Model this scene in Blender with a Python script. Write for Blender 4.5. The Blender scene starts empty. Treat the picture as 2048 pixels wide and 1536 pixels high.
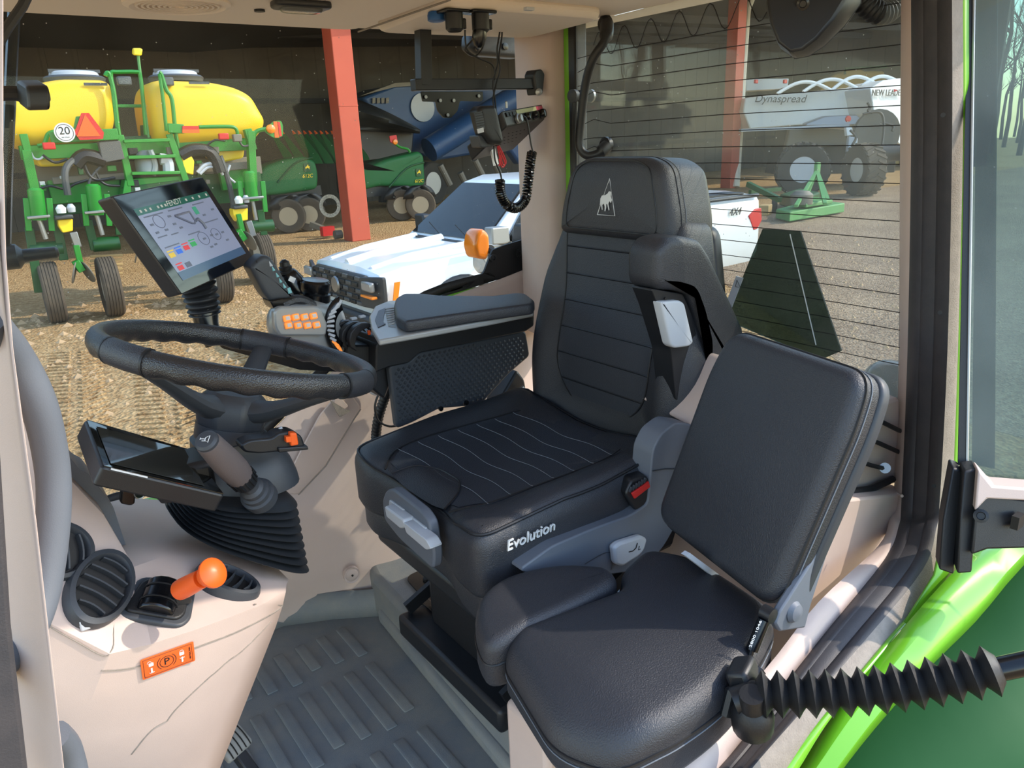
import bpy, bmesh, math, random
from mathutils import Vector as V, Matrix as M
random.seed(7)
R=math.radians; PI=math.pi
scn=bpy.context.scene; C=scn.collection
# ---------------------------------------------------------------- camera
H=2.4
F=1500.0; PSI=R(36); PIT=R(18); ROL=R(2.4)
_w=V((math.sin(PSI)*math.cos(PIT),math.cos(PSI)*math.cos(PIT),-math.sin(PIT)))
_r0=V((math.cos(PSI),-math.sin(PSI),0)); _u0=_r0.cross(_w)
_r=_r0*math.cos(ROL)-_u0*math.sin(ROL); _u=_r0*math.sin(ROL)+_u0*math.cos(ROL)
CAM=V((0,0,H))
cd=bpy.data.cameras.new('camera'); cd.sensor_width=36; cd.lens=F/2048*36; cd.clip_start=.02; cd.clip_end=500
co=bpy.data.objects.new('camera',cd); C.objects.link(co)
mw=M.Identity(4)
for i in range(3): mw[i][0]=_r[i]; mw[i][1]=_u[i]; mw[i][2]=-_w[i]; mw[i][3]=CAM[i]
co.matrix_world=mw; scn.camera=co
def at(x,y,Y=None,X=None,Z=None,D=None):
    d=_w*F+_r*(x-1024)-_u*(y-768)
    if D is not None: return CAM+d*(D/F)
    if Y is not None: return CAM+d*(Y/d.y)
    if X is not None: return CAM+d*(X/d.x)
    return CAM+d*((Z-H)/d.z)
# ---------------------------------------------------------------- light
SUN=V((.86,-.51,0)).normalized()*math.cos(R(38))+V((0,0,math.sin(R(38))))
sl=bpy.data.lights.new('sun','SUN'); sl.energy=3.3; sl.angle=R(.6); sl.color=(1,.88,.73)
so=bpy.data.objects.new('sun',sl); C.objects.link(so); so.location=(20,-20,30); so.rotation_euler=SUN.to_track_quat('Z','Y').to_euler()
wd=bpy.data.worlds.new('sky'); scn.world=wd; wd.use_nodes=True
nt=wd.node_tree; bgn=nt.nodes['Background']; sk=nt.nodes.new('ShaderNodeTexSky'); sk.sky_type='NISHITA'; sk.sun_disc=False
sk.sun_elevation=R(38); sk.sun_rotation=math.atan2(SUN.x,SUN.y); sk.air_density=1.3; sk.dust_density=.6; sk.altitude=100
nt.links.new(sk.outputs[0],bgn.inputs[0]); bgn.inputs[1].default_value=.42
vs=scn.view_settings; vs.view_transform='Standard'; vs.look='None'; vs.gamma=1; vs.exposure=.45; vs.use_curve_mapping=False
# ---------------------------------------------------------------- materials
def lin(c):
    return tuple(((v/255)/12.92 if v/255<=.04045 else ((v/255+.055)/1.055)**2.4) for v in c)+(1,)
def mat(name,rgb,rough=.5,metal=0,bump=None,var=None,rgb2=None,spec=.5,coat=0,emit=0,alpha=None,vor=None):
    m=bpy.data.materials.new(name); m.use_nodes=True; n=m.node_tree.nodes; l=m.node_tree.links
    b=n['Principled BSDF']; b.inputs['Base Color'].default_value=lin(rgb); b.inputs['Roughness'].default_value=rough
    b.inputs['Metallic'].default_value=metal; b.inputs['Specular IOR Level'].default_value=spec; b.inputs['Coat Weight'].default_value=coat
    tc=n.new('ShaderNodeTexCoord')
    if var:
        nz=n.new('ShaderNodeTexNoise'); nz.inputs['Scale'].default_value=var[0]; nz.inputs['Detail'].default_value=8; nz.inputs['Roughness'].default_value=.65
        l.new(tc.outputs['Object'],nz.inputs['Vector'])
        rp=n.new('ShaderNodeValToRGB'); rp.color_ramp.elements[0].position=.5-var[1]; rp.color_ramp.elements[1].position=.5+var[1]
        rp.color_ramp.elements[0].color=lin(rgb); rp.color_ramp.elements[1].color=lin(rgb2)
        l.new(nz.outputs[0],rp.inputs[0]); l.new(rp.outputs[0],b.inputs['Base Color'])
    if bump or vor:
        bp=n.new('ShaderNodeBump')
        if vor:
            t=n.new('ShaderNodeTexVoronoi'); t.inputs['Scale'].default_value=vor[0]; o=t.outputs['Distance']; st=vor[1]
        else:
            t=n.new('ShaderNodeTexNoise'); t.inputs['Scale'].default_value=bump[0]; t.inputs['Detail'].default_value=4; o=t.outputs[0]; st=bump[1]
        l.new(tc.outputs['Object'],t.inputs['Vector']); bp.inputs['Strength'].default_value=st; bp.inputs['Distance'].default_value=.002 if not bump or len(bump)<3 else bump[2]
        l.new(o,bp.inputs['Height']); l.new(bp.outputs[0],b.inputs['Normal'])
    if emit: b.inputs['Emission Color'].default_value=lin(rgb); b.inputs['Emission Strength'].default_value=emit
    return m
def glassmat(name,tint,refl,dust=0,dustcol=(210,215,215),spot=0,haze=0):
    m=bpy.data.materials.new(name); m.use_nodes=True; n=m.node_tree.nodes; l=m.node_tree.links
    for x in list(n): n.remove(x)
    out=n.new('ShaderNodeOutputMaterial'); tr=n.new('ShaderNodeBsdfTransparent'); tr.inputs[0].default_value=lin(tint)
    gl=n.new('ShaderNodeBsdfGlossy'); gl.inputs['Roughness'].default_value=.01
    lw=n.new('ShaderNodeFresnel'); lw.inputs[0].default_value=1.25; mx=n.new('ShaderNodeMixShader')
    mu=n.new('ShaderNodeMath'); mu.operation='MULTIPLY'; mu.inputs[1].default_value=refl; l.new(lw.outputs[0],mu.inputs[0])
    l.new(mu.outputs[0],mx.inputs[0]); l.new(tr.outputs[0],mx.inputs[1]); l.new(gl.outputs[0],mx.inputs[2])
    last=mx.outputs[0]
    if dust or spot:
        tc=n.new('ShaderNodeTexCoord'); df=n.new('ShaderNodeBsdfDiffuse'); df.inputs[0].default_value=lin(dustcol)
        nz=n.new('ShaderNodeTexNoise'); nz.inputs['Scale'].default_value=3.5; nz.inputs['Detail'].default_value=9; l.new(tc.outputs['Object'],nz.inputs['Vector'])
        mr=n.new('ShaderNodeMapRange'); mr.inputs[1].default_value=.35; mr.inputs[2].default_value=.75; mr.inputs[3].default_value=haze; mr.inputs[4].default_value=haze+dust; l.new(nz.outputs[0],mr.inputs[0])
        vo=n.new('ShaderNodeTexVoronoi'); vo.inputs['Scale'].default_value=38; l.new(tc.outputs['Object'],vo.inputs['Vector'])
        vr=n.new('ShaderNodeMapRange'); vr.inputs[1].default_value=.055; vr.inputs[2].default_value=.04; vr.inputs[3].default_value=0; vr.inputs[4].default_value=spot; l.new(vo.outputs['Distance'],vr.inputs[0])
        mm=n.new('ShaderNodeMath'); mm.operation='MAXIMUM'; l.new(mr.outputs[0],mm.inputs[0]); l.new(vr.outputs[0],mm.inputs[1])
        m2=n.new('ShaderNodeMixShader'); l.new(mm.outputs[0],m2.inputs[0]); l.new(last,m2.inputs[1]); l.new(df.outputs[0],m2.inputs[2]); last=m2.outputs[0]
    l.new(last,out.inputs[0]); return m
LE=dict(bump=(700,.35))
MT={}
def dm(k,*a,**kw): MT[k]=mat(k,*a,**kw)
dm('leather',(44,46,52),.42,bump=(520,.55),spec=.55)
dm('leather_fabric',(46,50,58),.5,vor=(500,.25),spec=.45)
dm('leather_perf',(36,37,40),.34,vor=(520,.35),spec=.6)
dm('stitch',(112,118,126),.7)
dm('piping',(20,21,25),.5)
dm('beige',(198,178,168),.55,bump=(900,.12),var=(6,.25),rgb2=(190,170,160))
dm('headliner',(236,222,206),.7,bump=(1500,.35))
dm('mat_rubber',(110,116,122),.62,bump=(500,.3),var=(9,.22),rgb2=(136,134,128),spec=.4)
dm('black_rubber',(22,23,26),.5,bump=(300,.15))
dm('boot_rubber',(34,37,41),.5,bump=(300,.1))
dm('seal_dusty',(46,47,52),.55,var=(30,.3),rgb2=(68,64,66),bump=(800,.2))
dm('black_plastic',(26,28,32),.42,bump=(900,.15))
dm('gloss_black',(14,15,18),.22)
dm('dark_grey',(54,58,64),.48,bump=(900,.12))
dm('mid_grey',(96,102,112),.5,bump=(900,.1))
dm('light_grey',(186,190,196),.45)
dm('silver',(158,160,160),.34,metal=.35)
dm('chrome',(220,220,222),.15,metal=1)
dm('orange',(232,92,26),.4)
dm('orange_lit',(255,150,60),.4,emit=.35)
dm('button_face',(214,204,200),.5)
dm('red',(200,40,38),.45)
dm('sticker_orange',(226,98,36),.5)
dm('white',(236,238,240),.4)
dm('print_white',(205,208,210),.6)
dm('print_black',(22,20,20),.6)
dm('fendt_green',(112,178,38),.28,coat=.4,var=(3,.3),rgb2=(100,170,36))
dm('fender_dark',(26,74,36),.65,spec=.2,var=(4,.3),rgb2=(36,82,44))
dm('dusty_trim',(120,112,104),.7,bump=(400,.4),var=(60,.3),rgb2=(150,140,130))
dm('steel',(150,152,154),.35,metal=.8)
dm('wire_red',(190,30,40),.4)
dm('blue_knob',(40,90,150),.4)
dm('amber',(240,130,20),.25,coat=.5)
dm('teal_button',(110,170,176),.3)
dm('heat_wire',(24,20,20),.6)
MT['glass_side']=glassmat('glass_side',(238,240,238),.6,.035,spot=.75,haze=.003)
MT['glass_rear']=glassmat('glass_rear',(232,236,234),.9,.10,spot=.8,haze=.05)
MT['glass_door']=glassmat('glass_door',(176,198,196),.8,.14,dustcol=(190,196,190),haze=.10,spot=.3)
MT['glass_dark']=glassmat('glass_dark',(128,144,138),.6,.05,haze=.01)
MT['glass_car']=glassmat('glass_car',(70,90,100),2.2)
MT['lens']=glassmat('lens',(210,210,210),1.5,.1,haze=.1)
# ---------------------------------------------------------------- mesh tools
def frame(n,up=V((0,0,1))):
    n=V(n).normalized(); x=V(up).cross(n)
    if x.length<1e-5: x=V((1,0,0)).cross(n)
    x.normalize(); return x,n.cross(x),n
def cat(pts,n=6,closed=False):
    P=[V(p) for p in pts]; L=len(P); o=[]
    for i in range(L if closed else L-1):
        a=P[(i-1)%L] if closed or i>0 else P[0]; b=P[i]; c=P[(i+1)%L]; d=P[(i+2)%L] if closed or i+2<L else P[-1]
        for k in range(n):
            t=k/n; o.append(.5*((2*b)+(c-a)*t+(2*a-5*b+4*c-d)*t*t+(3*b-a-3*c+d)*t**3))
    if not closed: o.append(P[-1])
    return o
def rpoly(pts,r,n=4):
    o=[]; L=len(pts)
    for i in range(L):
        p=V(pts[i]); a=V(pts[i-1])-p; b=V(pts[(i+1)%L])-p; rr=r[i] if isinstance(r,(list,tuple)) else r
        k=min(rr,a.length*.48,b.length*.48); s=p+a.normalized()*k; e=p+b.normalized()*k
        for j in range(n+1):
            t=j/n; o.append(s*(1-t)**2+p*2*t*(1-t)+e*t*t)
    return o
class MB:
    def __init__(s): s.v=[]; s.f=[]
    def add(s,vs,fs):
        n=len(s.v); s.v+=[V(p) for p in vs]; s.f+=[tuple(i+n for i in f) for f in fs]; return s
    def box(s,c,d,Rm=None):
        c=V(c); h=V(d)/2; vs=[]
        for k in range(8):
            q=V(((1 if k&1 else -1)*h.x,(1 if k&2 else -1)*h.y,(1 if k&4 else -1)*h.z)); vs.append(c+(Rm@q if Rm else q))
        return s.add(vs,[(0,2,3,1),(4,5,7,6),(0,1,5,4),(2,6,7,3),(0,4,6,2),(1,3,7,5)])
    def obox(s,c,ax,d):
        Rm=M((ax[0],ax[1],ax[2])).transposed(); return s.box(c,d,Rm)
    def bar(s,p,q,w,h=None,up=V((0,0,1))):
        p=V(p); q=V(q); h=h or w; d=(q-p); x,y,z=frame(d,up); return s.obox((p+q)/2,(x,y,z),(w,h,d.length))
    def ring(s,rings,closed=True,caps=True):
        n=len(rings[0]); vs=[p for r in rings for p in r]; fs=[]
        for i in range(len(rings)-1):
            for j in range(n if closed else n-1):
                k=(j+1)%n; fs.append((i*n+j,i*n+k,(i+1)*n+k,(i+1)*n+j))
        if caps and closed: fs.append(tuple(range(n-1,-1,-1))); fs.append(tuple((len(rings)-1)*n+j for j in range(n)))
        return s.add(vs,fs)
    def loop(s,rings):
        n=len(rings[0]); m=len(rings); fs=[]
        for i in range(m):
            for j in range(n): k=(j+1)%n; i2=(i+1)%m; fs.append((i*n+j,i*n+k,i2*n+k,i2*n+j))
        return s.add([p for r in rings for p in r],fs)
    def tube(s,path,r,n=8,closed=False,el=1,caps=True):
        P=[V(p) for p in path]; L=len(P); rr=r if isinstance(r,(list,tuple)) else [r]*L; rings=[]; x=None
        for i in range(L):
            a=P[i-1] if (i>0 or closed) else P[i]; b=P[(i+1)%L] if (i<L-1 or closed) else P[i]; t=(b-a).normalized()
            if x is None:
                x=t.orthogonal().normalized() if abs(t.z)>.95 else V((0,0,1)).cross(t).normalized()
            x=(x-t*x.dot(t)).normalized(); y=t.cross(x)
            rings.append([P[i]+x*rr[i]*math.cos(2*PI*j/n)+y*rr[i]*el*math.sin(2*PI*j/n) for j in range(n)])
        return s.loop(rings) if closed else s.ring(rings,True,caps)
    def cyl(s,p,q,r,r2=None,n=16): return s.tube([p,q],[r,r if r2 is None else r2],n)
    def lathe(s,prof,o,ax,n=20,caps=True):
        x,y,z=frame(ax); o=V(o)
        return s.ring([[o+z*h+(x*math.cos(2*PI*j/n)+y*math.sin(2*PI*j/n))*r for j in range(n)] for r,h in prof],True,caps)
    def prism(s,pts,ext):
        P=[V(p) for p in pts]; e=V(ext); return s.ring([P,[p+e for p in P]])
    def grid(s,rows,thick=None):
        m=len(rows); n=len(rows[0]); s.add([p for r in rows for p in r],[(i*n+j,i*n+j+1,(i+1)*n+j+1,(i+1)*n+j) for i in range(m-1) for j in range(n-1)]); return s
    def pad(s,outl,T,th,r,top=None,nin=6,seg=4,rb=None):
        P=[V((p[0],p[1])) for p in outl]; L=len(P); top=top or (lambda u,v:0); rb=r*.5 if rb is None else rb
        area=sum(P[i].x*P[(i+1)%L].y-P[(i+1)%L].x*P[i].y for i in range(L)); sg=1 if area>0 else -1
        N=[]
        for i in range(L):
            d=(P[(i+1)%L]-P[i-1]); N.append(V((-d.y,d.x)).normalized()*sg)
        c=sum(P,V((0,0)))/L; rings=[]
        def rg(ins,w,k=0): return [T(*(P[i]+N[i]*ins),w+(top(*(P[i]+N[i]*ins))*k)) for i in range(L)]
        for j in range(3): a=j/2*PI/2; rings.append(rg(rb*(1-math.sin(a)),rb*(1-math.cos(a))))
        for j in range(seg+1): a=j/seg*PI/2; rings.append(rg(r*(1-math.cos(a)),th-r+r*math.sin(a),1))
        for k in range(1,nin):
            t=(k/nin); q=[(P[i]+N[i]*r).lerp(c,t) for i in range(L)]; rings.append([T(p.x,p.y,th+top(p.x,p.y)) for p in q])
        n=len(s.v); s.ring(rings,True,False); s.v.append(T(c.x,c.y,th+top(c.x,c.y))); ci=len(s.v)-1; b=n+(len(rings)-1)*L
        for i in range(L): s.f.append((b+i,b+(i+1)%L,ci))
        s.f.append(tuple(n+i for i in range(L-1,-1,-1))); return s
    def build(s,name,m,parent=None,smooth=True,bev=0,seg=2,sol=0,ang=35,sub=0):
        me=bpy.data.meshes.new(name); me.from_pydata([tuple(p) for p in s.v],[],s.f); me.update()
        bm=bmesh.new(); bm.from_mesh(me); bmesh.ops.recalc_face_normals(bm,faces=bm.faces); bm.to_mesh(me); bm.free()
        if smooth:
            me.polygons.foreach_set('use_smooth',[True]*len(me.polygons)); me.set_sharp_from_angle(angle=R(ang))
        me.materials.append(MT[m] if isinstance(m,str) else m)
        o=bpy.data.objects.new(name,me); C.objects.link(o); par(o,parent)
        if sub: d=o.modifiers.new('sub','SUBSURF'); d.levels=sub; d.render_levels=sub
        if sol: d=o.modifiers.new('sol','SOLIDIFY'); d.thickness=sol; d.offset=0
        if bev: d=o.modifiers.new('bev','BEVEL'); d.width=bev; d.segments=seg; d.limit_method='ANGLE'; d.angle_limit=R(40); d.harden_normals=False
        return o
def par(o,p):
    if p is not None: o.parent=p; o.matrix_parent_inverse=M.Translation(-p.location) if p.type=='EMPTY' else M.Identity(4)
def tag(o,label,cat_=None,group=None,kind=None):
    o['label']=label
    if cat_: o['category']=cat_
    if group: o['group']=group
    if kind: o['kind']=kind
    return o
def thing(name,loc,label,cat_,group=None,kind=None):
    o=bpy.data.objects.new(name,None); C.objects.link(o); o.location=V(loc); o.empty_display_size=.05; return tag(o,label,cat_,group,kind)
def struct(o): o['kind']='structure'; return o
def ctree(o,d,label=None,parent=None):
    c=o.copy(); C.objects.link(c)
    if parent is None: c.location=o.location+V(d)
    else: c.parent=parent
    if label: c['label']=label
    for ch in o.children: ctree(ch,d,None,c)
    return c
def text(s,size,o,ax,ay,m,parent,name='lettering',ext=.0004,shear=0,al='CENTER',font=None):
    cu=bpy.data.curves.new(name,'FONT'); cu.body=s; cu.size=size; cu.extrude=ext; cu.align_x=al; cu.align_y='CENTER'; cu.shear=shear
    t=bpy.data.objects.new(name,cu); C.objects.link(t); bpy.context.view_layer.update()
    me=bpy.data.meshes.new_from_object(t.evaluated_get(bpy.context.evaluated_depsgraph_get())); bpy.data.objects.remove(t)
    ax=V(ax).normalized(); az=ax.cross(V(ay)).normalized(); ay=az.cross(ax); T=M.Identity(4)
    for i in range(3): T[i][0]=ax[i]; T[i][1]=ay[i]; T[i][2]=az[i]; T[i][3]=V(o)[i]
    me.transform(T); me.materials.clear(); me.materials.append(MT[m]); ob=bpy.data.objects.new(name,me); C.objects.link(ob); par(ob,parent); return ob
def px(pts,Y): return [at(p[0],p[1],Y=p[2] if len(p)>2 else Y) for p in pts]
def pxd(pts,D): return [at(p[0],p[1],D=p[2] if len(p)>2 else D) for p in pts]
# ================================================================ CAB SHELL
FZ=1.2
# floor mat with ribs
fl=struct(MB().box((.5,1.15,FZ-.03),(1.75,1.3,.06)).build('floor','mat_rubber',bev=.004)); fl['label']='dark grey rubber floor mat with moulded strips'
def rib(x,y0,y1,w=.026,dz=.004):
    return MB().pad(rpoly([(x-w/2,y0),(x+w/2,y0),(x+w/2,y1),(x-w/2,y1)],.004,2),lambda u,v,q:V((u,v,FZ+q)),dz,.0018,nin=2,seg=2).build('floor_rib','mat_rubber',fl)
for row,(y0,y1,off) in enumerate(((1.5,1.635,0),(1.235,1.46,-.004),(1.0,1.195,-.012),(.76,.95,-.02))):
    for i in range(13):
        x=.60-.056*i+off+ (.056 if row in(1,2) else 0)
        if x>.67-.02*row or x<-.05: continue
        rib(x,y0+.012*((i*7+row)%3),y1)
# raised seat platform
pl=MB().prism([(.745,1.80,FZ),(.70,1.62,FZ),(.665,.93,FZ),(.64,.5,FZ),(1.45,.5,FZ),(1.45,1.80,FZ)],(0,0,.125)).build('floor_platform','mat_rubber',fl,bev=.02,seg=3)
MB().prism([(.69,1.60,FZ),(.645,.93,FZ),(.62,.5,FZ),(.70,.5,FZ),(.72,.93,FZ),(.76,1.60,FZ)],(0,0,.045)).build('floor_step','mat_rubber',fl,bev=.015,seg=3)
MB().prism(rpoly([(.76,1.56,1.325),(.715,1.0,1.325),(.70,.75,1.325),(1.2,.75,1.325),(1.2,1.56,1.325)],.03),(0,0,.004)).build('seat_base_plate','gloss_black',fl)
MB().lathe([(.012,0),(.012,.006),(.008,.010),(.001,.010)],(.80,1.51,1.329),(0,0,1),8).build('bolt','black_plastic',fl)
# right wall
ws=[(-.45,1.63),(.0,1.64),(.18,1.637),(.35,1.60),(.46,1.655),(.55,1.713),(.66,1.794),(.78,1.863),(.9,1.92),(1.04,1.978),(1.28,2.0),(1.5,2.05)]
def footY(x): return 1.77 if x<.5 else (1.77-.14*(x-.5)/.24 if x<.74 else 1.63)
rows=[]
for t in (0,.06,.25,.5,.75,.92,1.0):
    rows.append([V((x,1.815+(footY(x)-1.815)*t**1.5-.035*math.sin(PI*t)*(1 if x>.3 else .3),z+(FZ-z)*t+ (.012*math.sin(PI*min(1,t*4)) if t<.25 else 0))) for x,z in ws])
wr=struct(MB().grid(rows).build('wall_right','beige',sol=.02,sub=1)); wr['label']='beige moulded lower side wall under the side window'
# rubber kick strip
kp=[(-.2,1.765),(.3,1.765),(.49,1.76),(.60,1.705),(.73,1.62),(.75,1.61)]
MB().grid([[V((x,y-.012,FZ)) for x,y in kp],[V((x,y-.004,FZ+.03)) for x,y in kp],[V((x,y+.004,FZ+.075)) for x,y in kp]]).build('kick_strip','mat_rubber',wr,sol=.008)
# hatch in the wall
def wallpt(x,y,off=0): return at(x,y,Y=1.755-off)
hp=px([(690,772),(722,815),(712,830),(652,930),(596,990),(560,985),(600,905),(640,830)],1.752)
MB().prism(rpoly(hp,.012),(0,.006,0)).build('wall_hatch','beige',wr,bev=.002)
MB().tube([at(722,818,Y=1.745),at(712,832,Y=1.745),at(652,932,Y=1.745),at(597,990,Y=1.745)],.0015,6).build('hatch_joint','dusty_trim',wr)
MB().prism(rpoly(px([(672,785),(697,812),(688,820),(668,806)],1.742),.004),(0,.008,0)).build('hatch_pull','beige',wr,bev=.002)
MB().prism(rpoly(px([(660,800),(690,818),(702,822),(680,835)],1.74),.004),(0,.004,0)).build('hatch_recess','dusty_trim',wr)
o_=at(757,765,Y=1.72); MB().lathe([(.034,-.012),(.034,.004),(.028,.008),(.022,.004),(.002,.004)],o_,(0,-1,.35),28).build('round_vent','light_grey',wr)
for k in range(5): MB().bar(o_+V((-.014+.007*k,-.008,-.014)),o_+V((-.014+.007*k,-.008,.018)),.0025).build('vent_slat','mid_grey',wr)
o_=at(704,1150,Y=1.66); MB().lathe([(.022,-.01),(.022,.003),(.017,.001),(.014,.003),(.001,.003)],o_,(-.1,-1,.1),20).build('screw_cap','beige',wr)
MB().lathe([(.003,0),(.003,.005),(.0005,.005)],o_,(-.1,-1,.1),8).build('screw_hole','print_black',wr)
# window right
GY=1.83
gp=[(-.75,1.5),(.18,1.62),(.35,1.59),(.55,1.70),(.66,1.78),(.78,1.85),(1.04,1.965),(1.28,1.99),(1.40,2.04),(1.41,2.69),(-.75,2.69)]
w1=struct(MB().prism([V((x,GY,z)) for x,z in gp],(0,.005,0)).build('window_1','glass_side',smooth=False)); w1['label']='large side window pane, dusty clear glass'
bl=cat([V((x,GY-.006,z+.004)) for x,z in [(-.75,1.5),(.18,1.63),(.35,1.6),(.55,1.71),(.66,1.79),(.78,1.86),(1.04,1.975),(1.28,2.0)]],4)
MB().grid([bl,[p+V((-.006,0,.028)) for p in bl]]).build('black_border','black_rubber',w1,sol=.004)
MB().tube([p+V((.01,-.004,-.012)) for p in bl],.007,6).build('green_edge','fendt_green',w1)
# lower rear corner hinge plate of the side window with rounded shape
hpx=[(968,545),(985,500),(1010,490),(1064,474),(1068,520),(1050,540),(1000,558),(930,580),(880,600),(858,606),(905,578),(950,560)]
MB().prism(rpoly(px(hpx,1.822),.008),(0,.008,0)).build('window_hinge_plate','black_rubber',w1,bev=.002)
for q in ((986,516),(1037,506)): MB().lathe([(.012,0),(.012,.004),(.006,.005),(.005,.002),(.001,.002)],at(q[0],q[1],Y=1.82),(0,-1,0),16).build('hinge_bolt','black_plastic',w1)
sc=at(660,412,Y=GY-.002)
for rr,wd_ in ((.026,.004),(.021,.0016)): MB().loop([[sc+V((math.cos(a)*(rr+d[0]),d[1],math.sin(a)*(rr+d[0]))) for d in ((-wd_,0),(0,-.001),(wd_*.6,0))] for a in [2*PI*i/28 for i in range(28)]]).build('suction_cup_mark',mat('cup_residue',(200,202,200),.9,var=(300,.2),rgb2=(120,124,124)),w1)
# thin wiper arm outside the front glass
wa=thing('wiper_arm',at(18,500,Y=1.95),'thin black wiper arm at the far left edge of the side window','wiper')
MB().tube([at(30,-20,Y=1.9),at(22,150,Y=1.9),at(14,330,Y=1.9),at(10,500,Y=1.9)],.011,8).build('arm','gloss_black',wa)
MB().lathe([(.022,-.06),(.026,-.02),(.026,.02),(.014,.03),(.012,.09),(.008,.095)],at(14,515,Y=1.9),(1,-.15,.02),16).build('pivot','black_plastic',wa)
# small camera-like mirror on an arm
mr=thing('small_mirror',at(0,190,Y=1.6),'small square black mirror on a ball arm near the left frame edge','mirror')
MB().tube([at(-20,187,Y=1.55),at(30,187,Y=1.55),at(52,190,Y=1.55)],[.012,.012,.014],10).build('arm','black_plastic',mr)
MB().lathe([(.012,0),(.018,.01),(.018,.025),(.010,.035)],at(50,190,Y=1.55),(1,-.3,0),14).build('ball_joint','black_plastic',mr)
ma=at(76,158,Y=1.52); mb_=at(99,172,Y=1.44); mc=at(102,222,Y=1.44); md=at(80,206,Y=1.52)
MB().prism(rpoly([ma,mb_,mc,md],.012),V((-.030,.012,0))).build('housing','black_plastic',mr,bev=.004)
cc=(ma+mb_+mc+md)/4; mn=(mb_-ma).cross(md-ma).normalized(); mn=mn if mn.dot(CAM-cc)>0 else -mn
MB().prism(rpoly([cc+(p-cc)*.78+mn*.003 for p in (ma,mb_,mc,md)],.008),mn*.001).build('mirror_face','chrome',mr)
# right rear pillar
def col(pts,zs): return [[V((x+.0*z,y,z)) for x,y in pts] for z in zs]
pr=struct(MB().ring([[V((x,y,z)) for x,y in rpoly([(1.395,1.815),(1.352,1.79),(1.33,1.69),(1.345,1.63),(1.40,1.615),(1.46,1.64),(1.47,1.815)],.02)] for z in (1.85,2.03,2.04,2.3,2.6,2.72)]).build('trim_1','beige')); pr['label']='beige rear corner pillar trim between the side and rear windows'
MB().tube([at(1066,517,Y=1.72),at(1100,517,Y=1.68),at(1124,517,Y=1.62)],.002,6).build('trim_joint','dusty_trim',pr)
MB().prism([V((1.385,1.615,1.8)),V((1.385,1.595,1.8)),V((1.41,1.595,1.8)),V((1.41,1.615,1.8))],(0,0,.92)).build('green_frame','fendt_green',pr)
MB().prism([V((1.38,1.594,1.8)),V((1.38,1.566,1.8)),V((1.42,1.566,1.8)),V((1.42,1.594,1.8))],(0,0,.90)).build('window_seal','black_rubber',pr,bev=.004)
# coat hook bracket on pillar
hk=thing('coat_hook',at(1092,425,Y=1.68),'small metal hook bracket screwed to the beige rear pillar','hook')
hx,hy,hz=frame((-.85,-.5,0))
hc=at(1092,425,Y=1.672)
MB().pad(rpoly([(-.013,-.038),(.013,-.038),(.013,.038),(-.013,.038)],.012),lambda u,v,w:hc+hx*u+V((0,0,v))+hz*w,.005,.002,nin=2).build('plate','beige',hk)
MB().box(hc+hz*.012,(.022,.022,.018),M((hx,V((0,0,1)),hz)).transposed()).build('hook','light_grey',hk,bev=.003)
for s in (-1,1): MB().lathe([(.005,0),(.005,.002),(.001,.002)],hc+hz*.005+V((0,0,.027*s)),hz,10).build('screw','print_black',hk)
# rear window
RX=1.385
w2=struct(MB().prism(rpoly([V((RX,1.575,1.82)),V((RX,1.575,2.67)),V((RX,.62,2.69)),V((RX,.62,1.82))],.02),(.005,0,0)).build('window_2','glass_rear',smooth=False)); w2['label']='rear window with fine heating wires'
me0=None
for i in range(20):
    z=2.595-.033*i
    o=MB().tube([V((RX-.002,1.56,z-.004)),V((RX-.002,1.50,z+.012*(i%2))),V((RX-.002,1.44,z)),V((RX-.002,1.1,z+.004)),V((RX-.002,.64,z))],.0008,4).build('heating_wire','heat_wire',w2)
MB().tube([V((RX-.002,1.50-.5*i/60,2.615+.028*math.sin(i*.62)+.0003*i)) for i in range(61)],.0010,4).build('antenna_wire','heat_wire',w2)
# window edge bottom rail
MB().box((1.40,1.1,1.815),(.05,.95,.05)).build('window_rail','black_rubber',w2,bev=.01)
hd=cat([at(1214,48,X=1.36),at(1210,80,X=1.33),at(1185,120,X=1.31),at(1170,175,X=1.31),at(1160,260,X=1.31),at(1160,295,X=1.31),at(1175,311,X=1.32),at(1198,306,X=1.34),at(1214,292,X=1.365)],6)
rh=thing('rear_window_handle',at(1160,300,X=1.36),'long bent black grab handle across the left of the rear window','handle')
MB().tube(hd,[.016 if i<6 or i>len(hd)-7 else .0105 for i in range(len(hd))],12).build('grip','black_plastic',rh)
MB().lathe([(.02,0),(.02,.012),(.012,.02)],at(1214,48,X=1.385),(-1,0,0),12).build('mount','black_plastic',rh)
MB().lathe([(.02,0),(.02,.012),(.012,.02)],at(1216,290,X=1.385),(-1,0,0),12).build('mount','black_plastic',rh)
lk=thing('window_latch_knob',at(1160,190,X=1.37),'round dark latch knob beside the grab handle on the rear window','knob')
MB().lathe([(.014,0),(.014,.014),(.01,.016),(.010,.03),(.016,.032),(.016,.044),(.004,.048)],at(1166,192,X=1.385),(-1,-.15,0),18).build('knob','dark_grey',lk)
MB().lathe([(.016,0),(.016,.006),(.002,.006)],at(1180,192,X=1.40),(1,0,0),18).build('washer','steel',lk)
MB().tube([at(1150,200,X=1.375),at(1150,330,X=1.375),at(1152,400,X=1.375)],.007,8).build('gas_strut','black_plastic',lk)
k2=MB().lathe([(.010,0),(.013,.006),(.011,.018),(.002,.022)],at(1147,455,X=1.37),(-1,-.4,0),14).build('rubber_stop','black_rubber'); tag(k2,'black rubber stop peeking out left of the headrest','stop')
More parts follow.
